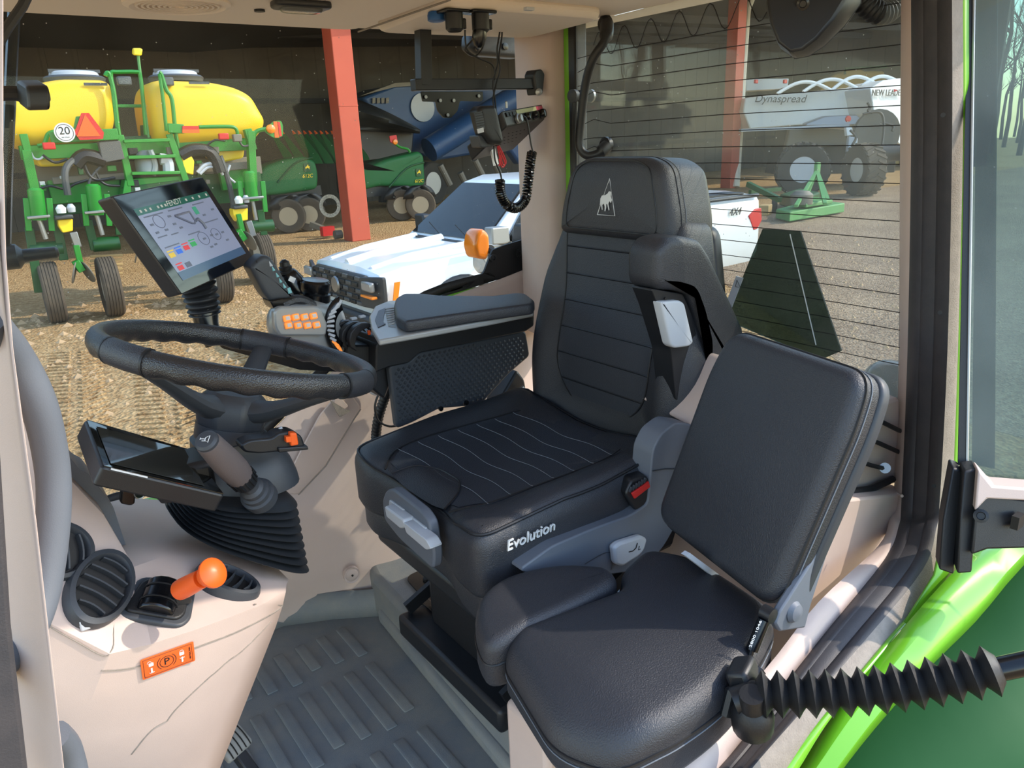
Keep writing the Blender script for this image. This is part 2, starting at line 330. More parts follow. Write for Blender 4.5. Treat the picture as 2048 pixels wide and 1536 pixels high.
# ceiling
ce=struct(MB().prism(rpoly([V((-.6,.42,2.675)),V((1.5,.42,2.675)),V((1.5,1.85,2.675)),V((-.6,1.85,2.675))],.05),(0,0,.11)).build('ceiling','headliner',bev=.02)); ce['label']='beige cab headliner'
MB().prism(rpoly([V((-.2,1.3,2.655)),V((.84,1.3,2.655)),V((.86,1.74,2.655)),V((-.2,1.74,2.655))],.05),(0,0,.03)).build('headliner_panel','headliner',ce,bev=.012)
MB().prism(rpoly([V((.86,1.36,2.652)),V((1.30,1.36,2.652)),V((1.34,1.70,2.652)),V((.90,1.74,2.652))],.06),(0,0,.03)).build('console_panel','headliner',ce,bev=.012)
MB().tube([V((.84,1.30,2.652)),V((.86,1.73,2.652))],.002,6).build('panel_joint','dusty_trim',ce)
# speaker grille
sp=thing('ceiling_speaker',at(357,8,Z=2.66),'round beige speaker grille in the headliner at the top left','speaker')
sc=at(355,6,Z=2.655)
MB().lathe([(.090,.0),(.090,-.004),(.080,-.008),(.074,-.003),(.001,-.002)],sc,(0,0,1),40).build('frame','headliner',sp)
for i in range(7): MB().lathe([(.012+.009*i,0),(.012+.009*i,-.007),(.016+.009*i,-.007),(.016+.009*i,0)],sc,(0,0,1),32,False).build('grille_ring','headliner',sp)
dl=thing('dome_light',at(600,5,Z=2.655),'small clear dome light in a black bezel on the headliner','lamp')
q=at(600,4,Z=2.655)
MB().pad(rpoly([(-.055,-.03),(.055,-.03),(.05,.03),(-.05,.03)],.02),lambda u,v,w:q+V((u,v,-w)),.012,.005,nin=2).build('bezel','black_plastic',dl)
MB().pad(rpoly([(-.04,-.02),(.04,-.02),(.036,.02),(-.036,.02)],.015),lambda u,v,w:q+V((u,v,-.008-w)),.010,.006,nin=3).build('lens','lens',dl)
sb=MB().lathe([(.010,0),(.010,-.004),(.001,-.004)],at(519,19,Z=2.655),(0,0,1),14).build('headliner_button','black_rubber'); tag(sb,'small round dark button on the headliner left of the dome light','button')
# ------------- left rear door post + sill (built as swept strips)
ST=[(1802,0),(1800,300),(1797,700),(1788,980),(1779,1037),(1756,1092),(1639,1202),(1529,1340),(1346,1534),(1250,1640)]
S1=[(1822,0),(1822,300),(1815,700),(1803,995),(1797,1053),(1768,1120),(1639,1280),(1498,1463),(1439,1534),(1340,1640)]
S15=[(1846,0),(1846,300),(1838,700),(1826,995),(1820,1055),(1790,1128),(1660,1286),(1520,1468),(1460,1540),(1372,1640)]
S2=[(1874,0),(1874,300),(1866,700),(1853,995),(1846,1058),(1818,1135),(1690,1292),(1540,1470),(1480,1542),(1400,1640)]
S3=[(1904,0),(1904,300),(1895,700),(1880,995),(1872,1060),(1845,1140),(1720,1292),(1560,1472),(1500,1542),(1425,1640)]
S4=[(1926,0),(1926,300),(1916,700),(1905,985),(1897,1060),(1872,1160),(1770,1282),(1640,1440),(1570,1542),(1500,1640)]
S5=[(1938,0),(1937,300),(1927,700),(1913,985),(1906,1060),(1890,1150),(1800,1262),(1665,1432),(1595,1542),(1525,1640)]
YS=[[.70,.69,.67,.63,.60,.57,.54,.52,.50,.49],[.655,.65,.63,.59,.565,.54,.51,.49,.475,.465],[.625,.62,.60,.565,.54,.515,.49,.472,.46,.452],[.60,.595,.575,.54,.515,.495,.474,.458,.448,.44],[.57,.565,.545,.515,.495,.478,.458,.443,.435,.428],[.568,.563,.543,.512,.49,.468,.445,.43,.424,.418],[.567,.562,.542,.51,.488,.465,.44,.424,.418,.412]]
BL=[cat([at(x,y,Y=YS[i][j]) for j,(x,y) in enumerate(S)],5) for i,S in enumerate((ST,S1,S15,S2,S3,S4,S5))]
def strip(a,b,bul,name,m,parent,back=.03):
    rings=[]
    for p,q in zip(BL[a],BL[b]):
        mid=(p+q)/2; t=(CAM-mid).normalized(); bk=-t*back
        rings.append([p,p.lerp(q,.25)+t*bul*.8,mid+t*bul,p.lerp(q,.75)+t*bul*.8,q,q+bk,p+bk])
    return MB().ring(rings).build(name,m,parent,ang=50)
dj=struct(strip(0,1,.010,'trim_2','beige',None,.05)); dj['label']='beige inner trim of the door post and sloping sill'
strip(1,2,.007,'rubber_seal','seal_dusty',dj); strip(2,3,.002,'seal_channel','seal_dusty',dj); strip(3,4,.005,'rubber_lip','seal_dusty',dj)
strip(4,5,.002,'post_strip','dusty_trim',dj); strip(5,6,.003,'green_post_edge','fendt_green',dj)
for q in ((1886,230,.565),(1880,625,.54),(1868,972,.513)): MB().lathe([(.0035,0),(.0035,.001),(.0005,.001)],at(*q[:2],Y=q[2]-.004),(CAM-at(*q[:2],Y=q[2])),8).build('drain_hole','print_black',dj)
MB().tube([at(1786,984,Y=.625),at(1804,992,Y=.585)],.003,6).build('trim_joint','beige',dj)
# ------------- fender outside
def resamp(P,n):
    o=[]
    for i in range(n):
        t=i/(n-1)*(len(P)-1); k=min(int(t),len(P)-2); o.append(P[k].lerp(P[k+1],t-k))
    return o
inner=resamp(cat(pxd([(2200,1040,1.36),(2080,1062,1.31),(1990,1080,1.265),(1912,1140,1.205),(1805,1258,1.13),(1668,1430,1.065),(1597,1542,1.035),(1525,1640,1.01)],1),4),24)
ge=resamp(cat(pxd([(2330,960,1.36),(2200,1020,1.30),(2060,1115,1.24),(1951,1240,1.175),(1860,1330,1.12),(1760,1440,1.07),(1680,1540,1.035),(1610,1640,1.01)],1),4),24)
DE=resamp([at(x,y,D=d) for x,y,d in ((2330,1100,1.3),(2330,1400,1.15),(2200,1700,1.0),(1950,1800,.98),(1700,1800,.97))],24)
fd=thing('rear_fender',at(1800,1400,D=1.1),'bright green rear fender with a dark green side below the door sill','fender')
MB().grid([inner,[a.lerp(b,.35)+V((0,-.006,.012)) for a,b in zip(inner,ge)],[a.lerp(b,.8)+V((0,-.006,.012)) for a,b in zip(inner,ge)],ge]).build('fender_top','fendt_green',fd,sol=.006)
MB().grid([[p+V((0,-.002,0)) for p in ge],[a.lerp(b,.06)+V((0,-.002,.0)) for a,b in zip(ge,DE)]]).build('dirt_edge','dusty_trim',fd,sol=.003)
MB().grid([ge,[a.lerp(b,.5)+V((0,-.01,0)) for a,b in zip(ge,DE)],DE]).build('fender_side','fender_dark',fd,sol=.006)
# ------------- open door
dr=struct(bpy.data.objects.new('door_1',None)); C.objects.link(dr); dr.location=at(1945,900,D=1.14); dr['label']='open glass cab door at the right edge'
def dpt(x,y): 
    t=(x-1945)/255; return at(x,y,D=1.14-.02*t)
MB().prism([dpt(1951,-120),dpt(2320,-120),dpt(2320,985),dpt(1990,975),dpt(1965,962),dpt(1934,930)],(.004,-.003,0)).build('door_glass','glass_door',dr,smooth=False)
MB().prism([dpt(1938,-120),dpt(1950,-120),dpt(1932,930),dpt(1916,930)],(.012,.006,0)).build('door_edge_seal','black_rubber',dr)
MB().tube([dpt(1951,-120)+V((-.002,0,0)),dpt(1942,500)+V((-.002,0,0)),dpt(1934,925)],.002,6).build('glass_edge','silver',dr)
MB().prism([dpt(1952,-120)+V((.006,0,0)),dpt(1992,-120)+V((.006,0,0)),dpt(1985,940)+V((.006,0,0)),dpt(1940,930)+V((.006,0,0))],(.002,0,0)).build('edge_tint','glass_dark',dr,smooth=False)
MB().grid([pxd([(1898,930,1.2),(1892,1040,1.2),(1868,1150,1.2),(1800,1260,1.15)],1),pxd([(1930,930,1.24),(1935,1040,1.25),(1925,1150,1.24),(1830,1270,1.16)],1)]).build('fender_neck','fendt_green',fd,sol=.004)
hb=thing('door_hinge_bracket',at(1920,1140,D=1.15),'black moulded door hinge bracket above the green fender','hinge')
MB().prism(pxd([(1905,935),(1925,942),(1922,990),(1912,1100),(1908,1150),(1878,1140),(1886,1040)],1.12),(.03,.02,0)).build('rubber_profile','black_rubber',hb,bev=.003)
MB().prism(pxd([(1928,942),(1956,938),(1950,1060),(1944,1146),(1914,1148),(1920,1040)],1.10),(.03,.02,0)).build('rubber_profile','black_rubber',hb,bev=.003)
MB().prism(pxd([(1955,985),(2060,1000),(2120,1010),(2120,1104),(2048,1098),(1975,1100),(1942,1112)],1.09),(.03,.02,0)).build('hinge_arm','black_plastic',hb,bev=.004)
MB().prism(pxd([(1957,940),(1985,972),(2060,978),(2120,980),(2120,1006),(2048,1002),(1975,998),(1950,1024)],1.085),(.03,.02,0)).build('hinge_plate','beige',hb,bev=.003)
MB().lathe([(.010,0),(.010,.006),(.006,.007),(.005,.003),(.001,.003)],at(1962,1032,D=1.085),(CAM-at(1962,1032,D=1.085)),14).build('hinge_bolt','black_plastic',hb)
MB().box(at(2035,1042,D=1.08),(.02,.01,.02)).build('latch_pocket','print_black',hb)
# ------------- door gas strut with bellows
gs=thing('door_gas_strut',at(1500,1440,D=.93),'black gas strut in a ribbed rubber bellows running from sill to door','strut')
s0=at(1468,1402,D=.945); s1=at(1512,1388,D=.94); s2=at(2000,1338,D=.86); s3=at(2120,1312,D=.845)
NB=14; pth=[];rad=[]
for i in range(NB*6+1):
    t=i/(NB*6); ph=(i%6)/6; k=abs(ph-.5)*2  # 1 at valley 0 at crest
    pth.append(s1.lerp(s2,t)+V((0,0,-.012*math.sin(PI*t)))); rad.append(.0158+(.0285-.0158)*(1-k)**1.1)
MB().tube(pth,rad,20).build('bellows','black_rubber',gs,ang=80)
MB().tube([s0,s1,s1.lerp(s2,.03)],[.017,.017,.015],14).build('rod_end','black_plastic',gs)
MB().tube([s2.lerp(s3,-.1),s3],.0135,14).build('cylinder','gloss_black',gs)
MB().lathe([(.020,-.03),(.026,-.02),(.027,.0),(.024,.012),(.016,.02),(.015,.045)],at(1505,1432,D=.945),(-.25,-.1,.9),18).build('ball_boot','black_rubber',gs)
MB().obox(at(1492,1362,D=.97),frame((.3,-.8,.4)),(.045,.05,.03)).build('mount_block','black_plastic',gs,bev=.006)
MB().tube([at(1520,1340,D=.98),at(1495,1370,D=.97),at(1462,1385,D=.965),at(1452,1430,D=.965)],.009,8).build('mount_clip','black_plastic',gs)
# ------------- wheel-arch trim and rear shelf
ra=struct(MB().prism(rpoly(px([(1830,985),(1690,1000),(1640,1120),(1590,1290),(1560,1420),(1830,1420)],.60),.02),(.06,.42,0)).build('trim_3','beige',bev=.01)); ra['label']='beige wheel arch moulding behind the folding seat'
sh=struct(MB().prism(rpoly(px([(1800,795),(1730,820),(1640,800),(1560,960),(1690,985),(1740,980),(1800,955)],.64),.01),(.10,.5,.03)).build('trim_4','beige',bev=.01)); sh['label']='beige rear shelf with black straps'
for a,b,c_ in (((1720,830),(1760,842),(1800,862)),((1700,870),(1755,885),(1800,905)),((1690,912),(1740,930),(1772,938))):
    MB().tube(px([a,b,c_],.625),.0045,6).build('shelf_strap','black_plastic',sh)
MB().lathe([(.010,0),(.010,.004),(.002,.004)],at(1770,936,Y=.622),(CAM-at(1770,936,Y=.622)),12).build('strap_anchor','steel',sh)
MB().tube(px([(1690,985),(1740,978),(1785,958)],.628),.007,8).build('shelf_hinge','black_plastic',sh)
# left front post and grab handle
lp=struct(MB().prism(px([(-90,-60,.66),(8,-60,.54),(8,300,.54),(14,520,.54),(28,700,.54),(75,1050,.54),(132,1560,.54),(140,1620,.54),(-90,1620,.72)],.56),(.0,.05,0)).build('trim_5','beige',bev=.006)); lp['label']='beige front door post at the left edge'
MB().prism(px([(-90,400),(-4,400),(0,900),(22,1250),(58,1560),(64,1620),(-90,1620)],.548),(0,.012,0)).build('door_seal','seal_dusty',lp,bev=.003)
gh=thing('grab_handle',at(75,1250,Y=.62),'curved grey grab handle beside the beige front post','handle')
MB().tube(cat([at(-30,640,Y=.6),at(30,715,Y=.63),at(78,810,Y=.64),at(103,920,Y=.65),at(108,1010,Y=.65),at(98,1120,Y=.645),at(78,1215,Y=.635),at(40,1290,Y=.62),at(-30,1350,Y=.6)],5),.0125,14).build('bar','mid_grey',gh)
hv=MB().tube(cat([at(110,1470,Y=.66),at(135,1500,Y=.68),at(150,1560,Y=.69),at(150,1620,Y=.69)],4),.012,12).build('hose_end','mid_grey'); tag(hv,'grey rounded plastic end at the bottom left corner','hose')
tl=MB().tube([at(-10,100,Y=1.2),at(12,60,Y=1.2),at(45,12,Y=1.2),at(60,-20,Y=1.2)],.006,8).build('roof_cable','black_rubber'); tag(tl,'black strip slanting across the top left corner','cable')
# ================================================================ DRIVER SEAT
def ss(x,a,b):
    t=max(0,min(1,(x-a)/(b-a))); return t*t*(3-2*t)
ds=thing('driver_seat',(.82,1.15,1.33),'black leather tractor driver seat with high back and Evolution lettering','seat')
SZ=1.672; STH=.125
def stop_(x,y):
    d=abs(y-1.15); return .022*ss(d,.15,.22)*ss(x,.57,.75)-.012*ss(d,.235,.27)-.03*(1-ss(x,.56,.66))*(1-ss(d,.05,.2))*1.0-.012*(1-ss(d,0,.2))+.012*ss(x,.9,1.05)
so_=rpoly([(.57,.90),(.80,.885),(1.05,.90),(1.06,1.15),(1.05,1.41),(.85,1.425),(.585,1.40),(.572,1.32),(.60,1.24),(.60,1.06),(.575,.99)],[.035,.05,.05,.05,.05,.05,.035,.03,.04,.04,.03],5)
TS=lambda u,v,w:V((u,v,SZ+w))
cu=MB().pad(so_,TS,STH,.03,stop_,nin=14,seg=5).build('seat_cushion','leather',ds,ang=60)
# skirt below the cushion front
MB().pad([(x if x>.7 else x+.012,y) for x,y in [(p.x,p.y) for p in so_]],lambda u,v,w:V((u,v,1.615+w)),.075,.02,nin=2).build('cushion_skirt','leather',ds,ang=60)
def sline(pts,name='seam',m='stitch',r=.0008,par_=None,lift=.0006):
    q=cat([V((a,b,0)) for a,b in pts],5); return MB().tube([TS(p.x,p.y,STH+stop_(p.x,p.y)+lift) for p in q],r,5).build(name,m,par_ or cu)
# perforated fabric insert following the cushion
def hwx(x): return .165 if x>.66 else .165
g=[]
for i in range(23):
    x=.618+.40*i/22; row=[]
    for j in range(21):
        y=1.15+(-1+2*j/20)*(.17-.05*(1-ss(x,.60,.68))-.03*ss(x,.96,1.03)); row.append(TS(x,y,STH+stop_(x,y)+.0012))
    g.append(row)
MB().grid(g).build('cushion_insert','leather_fabric',ds)
for k in range(7):
    x=.665+.05*k; sline([(x-.012,.985),(x+.004,1.07),(x,1.15),(x+.004,1.23),(x-.012,1.315)],r=.0007,lift=.0022)
for s in (-1,1): sline([(.60,1.15+s*.12),(.66,1.15+s*.165),(.8,1.15+s*.172),(.95,1.15+s*.165),(1.02,1.15+s*.14)],'piping','piping',.0022,lift=.001)
# smooth front centre patch with edge
g=[]
for i in range(12):
    x=.602+.075*i/11; hw=.10*math.sqrt(max(0,1-((x-.60)/.08)**2)); g.append([TS(x,1.15+hw*(-1+2*j/14),STH+stop_(x,1.15+hw*(-1+2*j/14))+.0028) for j in range(15)])
MB().grid(g).build('front_patch','leather',ds)
sline([(.603,1.05),(.645,1.07),(.674,1.11),(.679,1.15),(.674,1.19),(.645,1.23),(.603,1.25)],'piping','piping',.0018,lift=.003)
# rim piping around cushion edge
MB().tube([TS(p.x+(.81-p.x)*.03,p.y+(1.15-p.y)*.03,STH-.006+stop_(p.x+(.81-p.x)*.05,p.y+(1.15-p.y)*.05)) for p in so_],.0028,6,closed=True).build('piping','piping',cu)
text('Evolution',.027,at(1062,1072,Y=.884),(1,-.005,0.03),(0,0,1),'print_white',ds,shear=.18,ext=.0015)
# front adjuster handles
fx=.565
hpoly=[at(x,y,X=fx) for x,y in ((764,1000),(772,980),(786,978),(842,1022),(858,1045),(868,1110),(866,1140),(800,1080),(768,1040))]
MB().prism(rpoly(hpoly,.012),(.02,0,0)).build('handle_frame','mid_grey',ds,bev=.004)
for pts in (((768,1012),(806,1040),(810,1056),(800,1058),(772,1034)),((806,1044),(852,1080),(862,1098),(852,1100),(812,1066))):
    a=MB().prism(rpoly([at(x,y,X=fx-.022) for x,y in pts],.005),(.024,0,0)).build('seat_lever','light_grey',ds,bev=.004)
for pts in (((778,1000),(806,1020),(808,1040),(776,1018)),((812,1026),(850,1056),(856,1078),(814,1046))):
    MB().prism([at(x,y,X=fx-.004) for x,y in pts],(.008,0,0)).build('lever_plate','light_grey',ds,bev=.002)
# suspension
MB().box((.86,1.15,1.60),(.50,.44,.05)).build('seat_pan','black_plastic',ds,bev=.012)
sus=MB().box((.84,1.15,1.36),(.42,.40,.055)).build('suspension_base','black_plastic',ds,bev=.01)
MB().box((.84,1.15,1.47),(.32,.30,.22)).build('suspension_gaiter','black_rubber',ds,bev=.03)
for y in (.965,1.335):
    MB().bar((.65,y,1.40),(1.04,y,1.57),.03,.012,V((0,1,0))).build('scissor_arm','black_plastic',ds)
    MB().bar((.65,y,1.57),(1.04,y,1.40),.03,.012,V((0,1,0))).build('scissor_arm','black_plastic',ds)
for z in (1.345,1.385): MB().bar((.70,.97,z),(.705,1.36,z),.02,.016).build('slide_rail','gloss_black',ds,bev=.003)
# side console with lever
pc=[(1038,1140),(1105,1092),(1180,1060),(1262,1030),(1296,1008),(1306,900),(1322,868),(1352,845),(1390,850),(1380,1000),(1330,1090),(1290,1140),(1100,1165)]
sc_=MB().prism(rpoly(px(pc,.868),.012),(0,.05,0)).build('side_console','mid_grey',ds,bev=.008,seg=3)
MB().tube(px([(1305,942),(1330,938),(1360,938)],.866),.0012,5).build('console_joint','dark_grey',sc_)
MB().tube(cat(px([(1170,1128),(1205,1108),(1222,1106),(1226,1120),(1222,1140)],.866),4),.0008,5).build('console_joint','dark_grey',sc_)
lv=MB().prism(rpoly(px([(1228,1096),(1240,1086),(1284,1072),(1296,1078),(1290,1100),(1280,1112),(1246,1134),(1232,1130)],.852),.006),(0,.016,0)).build('recline_lever','light_grey',ds,bev=.005)
MB().tube(px([(1258,1104),(1266,1102),(1272,1096),(1275,1086)],.851),.0009,5).build('seat_icon','print_black',lv)
MB().tube(px([(1279,1092),(1277,1100),(1281,1098)],.851),.0006,5).build('seat_icon','print_black',lv)
# belt buckle
bk=MB().prism(rpoly(px([(1250,990),(1262,962),(1292,952),(1308,968),(1312,1000),(1296,1026),(1270,1022)],.872),.008),(.01,.03,0)).build('belt_buckle','black_plastic',ds,bev=.004)
MB().prism(px([(1264,987),(1298,963),(1301,974),(1270,998)],.868),(0,.004,0)).build('release_button','red',bk,bev=.001)
for k in range(6): MB().bar(at(1259+5.6*k,984-3.6*k,Y=.868),at(1263+5.6*k,974-3.6*k,Y=.868),.0035).build('buckle_rib','dark_grey',bk)
# backrest
RC=R(7); BX=1.165; BZ=1.755; BT=.095
def TB(a,b,w): return V((BX+b*math.sin(RC)-w*math.cos(RC),1.15+a,BZ+b*math.cos(RC)+w*math.sin(RC)))
def btop(a,b): 
    d=abs(a); return .030*ss(d,.125,.20)*(1-.6*ss(b,.30,.46))-.030*ss(d,.19,.26)+.012*math.exp(-((b-.16)/.1)**2)
bo=rpoly([(-.215,0),(.215,0),(.25,.09),(.245,.20),(.205,.36),(.172,.48),(-.172,.48),(-.205,.36),(-.245,.20),(-.25,.09)],[.05,.05,.06,.08,.08,.03,.03,.08,.08,.06],5)
br=MB().pad(bo,TB,BT,.03,btop,nin=14,seg=5).build('backrest','leather',ds,ang=60)
def hw(b):
    if b<.16: return .142*math.sqrt(max(0,1-((.16-b)/.125)**2))
    return .142+.012*ss(b,.3,.47)
g=[]
for i in range(31):
    b=.0365+.435*i/30; h=max(hw(b),.004); g.append([TB(h*(-1+2*j/16),b,BT+btop(h*(-1+2*j/16),b)+.0015) for j in range(17)])
ins=MB().grid(g).build('backrest_insert','leather_fabric',ds)
for b in (.105,.165,.225,.285,.345,.405):
    h=hw(b); MB().tube([TB(h*(-1+2*j/16),b,BT+btop(h*(-1+2*j/16),b)+.0012) for j in range(17)],.0022,5).build('seam','piping',ins)
ed=[TB(s*hw(b),b,BT+btop(hw(b),b)+.001) for s,bs in ((-1,[.47-.43*i/30 for i in range(31)]),(1,[.04+.43*i/30 for i in range(31)])) for b in bs]
MB().tube(ed,.0022,5).build('seam','piping',ins)
# rear shell
MB().pad([(p.x*.96,p.y*.98) for p in bo],lambda a,b,w:TB(a,b,-.03+w),.03,.01,nin=2).build('back_shell','black_plastic',ds)
# headrest
HB=R(4)
def TH(a,b,w): return V((1.238+b*math.sin(HB)-w*math.cos(HB),1.152+a,2.188+b*math.cos(HB)+w*math.sin(HB)))
ho=rpoly([(-.168,0),(.168,0),(.165,.05),(.135,.145),(.09,.163),(-.09,.163),(-.135,.145),(-.165,.05)],[.02,.02,.05,.05,.04,.04,.05,.05],5)
def htop(a,b): return .012*(1-(a/.17)**2)-.008*ss(b,.10,.165)
hr=MB().pad(ho,TH,.135,.022,htop,nin=10,seg=5,rb=.02).build('headrest','leather',ds,ang=60)
for k,(f,m,r) in enumerate(((.80,'piping',.0014),)):
    q=[(p.x*f,.08+(p.y-.08)*(.86)+.004) for p in ho]; MB().tube([TH(a,b,.135+htop(a,b)+.0003) for a,b in q],r,5,closed=True).build('seam',m,hr)
for dw in (.104,.09): MB().tube([TH(p.x*1.002,p.y*1.002,dw) for p in ho],.0010,5,closed=True).build('seam','piping' if dw>.1 else 'stitch',hr)
# emblem: outlined triangle with a striding bull
def E2(a,b): return TH(a,.082+b,.135+htop(a,.082+b)+.0008)
em=[]
tri=[(.026,-.035),(-.026,-.035),(-.004,.038)]
MB().tube([E2(*p) for p in (tri[0],tri[1],tri[2],tri[0])],.0009,5).build('emblem_triangle','print_white',hr)
bull=[(-.013,.012),(-.012,.003),(-.016,-.004),(-.013,-.010),(-.009,-.006),(-.006,-.012),(-.010,-.024),(-.008,-.025),(-.003,-.013),(.000,-.012),(.000,-.020),(.002,-.027),(.004,-.027),(.004,-.018),(.007,-.012),(.012,-.015),(.010,-.024),(.012,-.025),(.016,-.014),(.015,-.006),(.018,-.016),(.019,-.015),(.018,-.002),(.014,.004),(.004,.005),(-.003,.009),(-.006,.013)]
MB().ring([[E2(a,b) for a,b in [(p[0],p[1]) for p in bull]],[E2(a,b)+V((-.0006,0,0)) for a,b in [(p[0],p[1]) for p in bull]]]).build('emblem_bull','print_white',hr,smooth=False)
# belt tower on the near side
MB().pad([(p.x,p.z) for p in rpoly(px([(1297,560),(1299,500),(1318,476),(1350,470),(1388,478),(1408,510),(1476,655),(1470,760),(1392,770),(1398,690),(1384,630),(1368,588),(1340,580),(1304,578)],.93),.012,3)],lambda u,v,w:V((u,.985-w,v)),.075,.018,nin=3).build('belt_tower','leather',ds,ang=60)
MB().prism(rpoly(px([(1302,577),(1366,588),(1384,630),(1396,690),(1394,760),(1380,810),(1352,800),(1342,700),(1316,612)],.922),.006),(0,.05,0)).build('belt_guide','black_plastic',ds,bev=.005)
MB().pad([(p.x,p.z) for p in rpoly(px([(1318,603),(1356,600),(1366,606),(1384,684),(1376,692),(1346,696),(1338,690)],.913),.006,3)],lambda u,v,w:V((u,.93-w,v)),.022,.005,nin=3).build('adjuster_grip','light_grey',ds)
MB().lathe([(.003,0),(.003,.001),(.0005,.001)],at(1331,597,Y=.92),(0,-1,0),8).build('screw','print_black',ds)
# ================================================================ JUMP SEAT
js=thing('jump_seat',(.7,.66,1.33),'black folding passenger seat nearest the camera with upright stitched backrest','seat')
JO=rpoly([(.466,.585),(.497,.508),(.56,.487),(.66,.485),(.765,.505),(.87,.545),(.895,.725),(.85,.80),(.765,.775),(.735,.735),(.65,.745),(.54,.765),(.505,.745)],[.03,.04,.05,.06,.05,.04,.04,.03,.03,.04,.06,.03,.03],5)
JT=lambda u,v,w:V((u,v,1.632+w))
def jtop(u,v): return .008-.03*(1-ss(u,.46,.56))*1+.012*math.exp(-((u-.62)/.14)**2-((v-.62)/.1)**2)
MB().pad(JO,JT,.088,.028,jtop,nin=10,seg=5).build('cushion','leather',js,ang=60)
MB().tube([JT(p.x,p.y,.052+jtop(p.x,p.y)*.6) for p in JO],.0022,5,closed=True).build('cushion_seam','piping',js)
MB().tube([JT(p.x+(p.x-.68)*.004,p.y+(p.y-.63)*.004,.043+jtop(p.x,p.y)*.6) for p in JO],.0008,5,closed=True).build('cushion_stitch','stitch',js)
JB=rpoly([(.482,.755),(.512,.838),(.594,.878),(.694,.848),(.752,.785),(.735,.742),(.66,.738),(.56,.742)],[.03,.05,.06,.06,.035,.03,.04,.04],5)
JT2=lambda u,v,w:V((u,v,1.640+w))
MB().pad(JB,JT2,.088,.018,lambda u,v:-.02*(1-ss(u,.47,.56))+.006,nin=8,seg=5).build('side_bolster','leather',js,ang=60)
MB().tube([JT2(p.x,p.y,.05-.012*(1-ss(p.x,.47,.56))) for p in JB],.002,5,closed=True).build('bolster_seam','piping',js)
MB().prism([(.52,.53,1.60),(.86,.57,1.60),(.86,.76,1.60),(.56,.74,1.60)],(0,0,.035)).build('seat_frame','black_plastic',js,bev=.008)
MB().box((.72,.66,1.46),(.28,.14,.28)).build('seat_stand','black_plastic',js,bev=.02)
MB().box((.535,.72,1.42),(.03,.1,.36)).build('stand_cover','beige',js,bev=.01)
c0=V((.878,.80,1.763)); c1=V((.80,.52,1.765)); c2=V((1.008,.80,2.083)); c3=V((.94,.52,2.080))
JA=((c1-c0)+(c3-c2)).normalized(); JU=((c2-c0)+(c3-c1)).normalized(); JU=(JU-JA*JU.dot(JA)).normalized(); JN=JU.cross(JA)
if JN.x>0: JN=-JN
jc=(c0+c1)/2-JN*.05-JA*.004; jw=(c1-c0).length/2+.004; jh=.352
BO=rpoly([(-jw,0),(jw,0),(jw+.004,jh*.8),(jw-.006,jh),(-jw+.012,jh),(-jw-.004,jh*.8)],[.04,.04,.05,.06,.06,.05],6)
JBK=lambda a,b,w:jc+JA*a+JU*b+JN*w
MB().pad(BO,JBK,.05,.018,lambda a,b:.010*(1-(a/.16)**2)*(1-((b-.17)/.2)**2),nin=8,seg=5).build('backrest','leather',js,ang=60)
MB().tube([JBK(p.x*1.003,.17+(p.y-.17)*1.003,.033) for p in BO],.0022,5,closed=True).build('backrest_piping','piping',js)
MB().tube([JBK(p.x*1.004,.17+(p.y-.17)*1.004,.022) for p in BO],.0009,5,closed=True).build('backrest_stitch','stitch',js)
MB().pad([(p.x*1.01,.17+(p.y-.17)*1.01) for p in BO],lambda a,b,w:JBK(a,b,-.014+w),.018,.006,nin=2).build('back_shell','dark_grey',js)
MB().prism(rpoly(px([(1633,1104),(1656,1106),(1623,1209),(1611,1256),(1560,1264),(1551,1248),(1560,1225),(1628,1118)],.50),.004),(0,.012,0)).build('hinge_bracket','mid_grey',js,bev=.003)
MB().lathe([(.016,0),(.012,.006),(.002,.009)],at(1588,1224,Y=.499),(0,-1,.1),16).build('bracket_boss','mid_grey',js)
MB().tube(px([(1528,1240),(1504,1300)],.51),.0085,12).build('gas_spring','gloss_black',js)
MB().tube(px([(1504,1300),(1488,1345)],.51),.004,8).build('gas_spring_rod','black_plastic',js)
MB().lathe([(.011,-.008),(.011,.008),(.002,.010)],at(1536,1228,Y=.51),(0,-1,0),12).build('spring_joint','black_plastic',js)
dq=(at(1506,1292,Y=.5)-at(1524,1248,Y=.5)).normalized()
text('2800 1046',.009,at(1511,1268,Y=.5),-dq,V((-.5,0,.6)),'print_white',js,ext=.0002)
MB().prism(px([(1372,1112),(1380,1106),(1500,1195),(1520,1220),(1500,1208)],.66),(0,.01,0)).build('pivot_bar','light_grey',js)
# ================================================================ STEERING
sc2=thing('steering_pedestal',at(480,1130,Y=1.15),'black leather steering wheel on a dark grey column with stalks and ribbed boot','steering wheel')
wn=V((math.sin(R(17)),0,math.cos(R(17)))); wc=V((.333,1.194,2.088)); e1=V((math.cos(R(17)),0,-math.sin(R(17)))); e2=V((0,1,0)); RM=.203
def rim(n,t0,t1,rr,wave=0,closed=True,m=16):
    rings=[]
    for i in range(n if closed else n+1):
        th=t0+(t1-t0)*i/n; d=e1*math.cos(th)+e2*math.sin(th); rg=[]
        for j in range(m):
            a=2*PI*j/m; z=math.sin(a); k=rr*(1+.0)+(wave*max(0,-z)*(math.sin(30*th)) if wave else 0)
            rg.append(wc+d*(RM+math.cos(a)*k*.93)+wn*(z*k*1.12))
        rings.append(rg)
    return rings
st=MB().loop(rim(180,0,2*PI,.0165,.0016)).build('wheel_rim','leather_perf',sc2,ang=80)
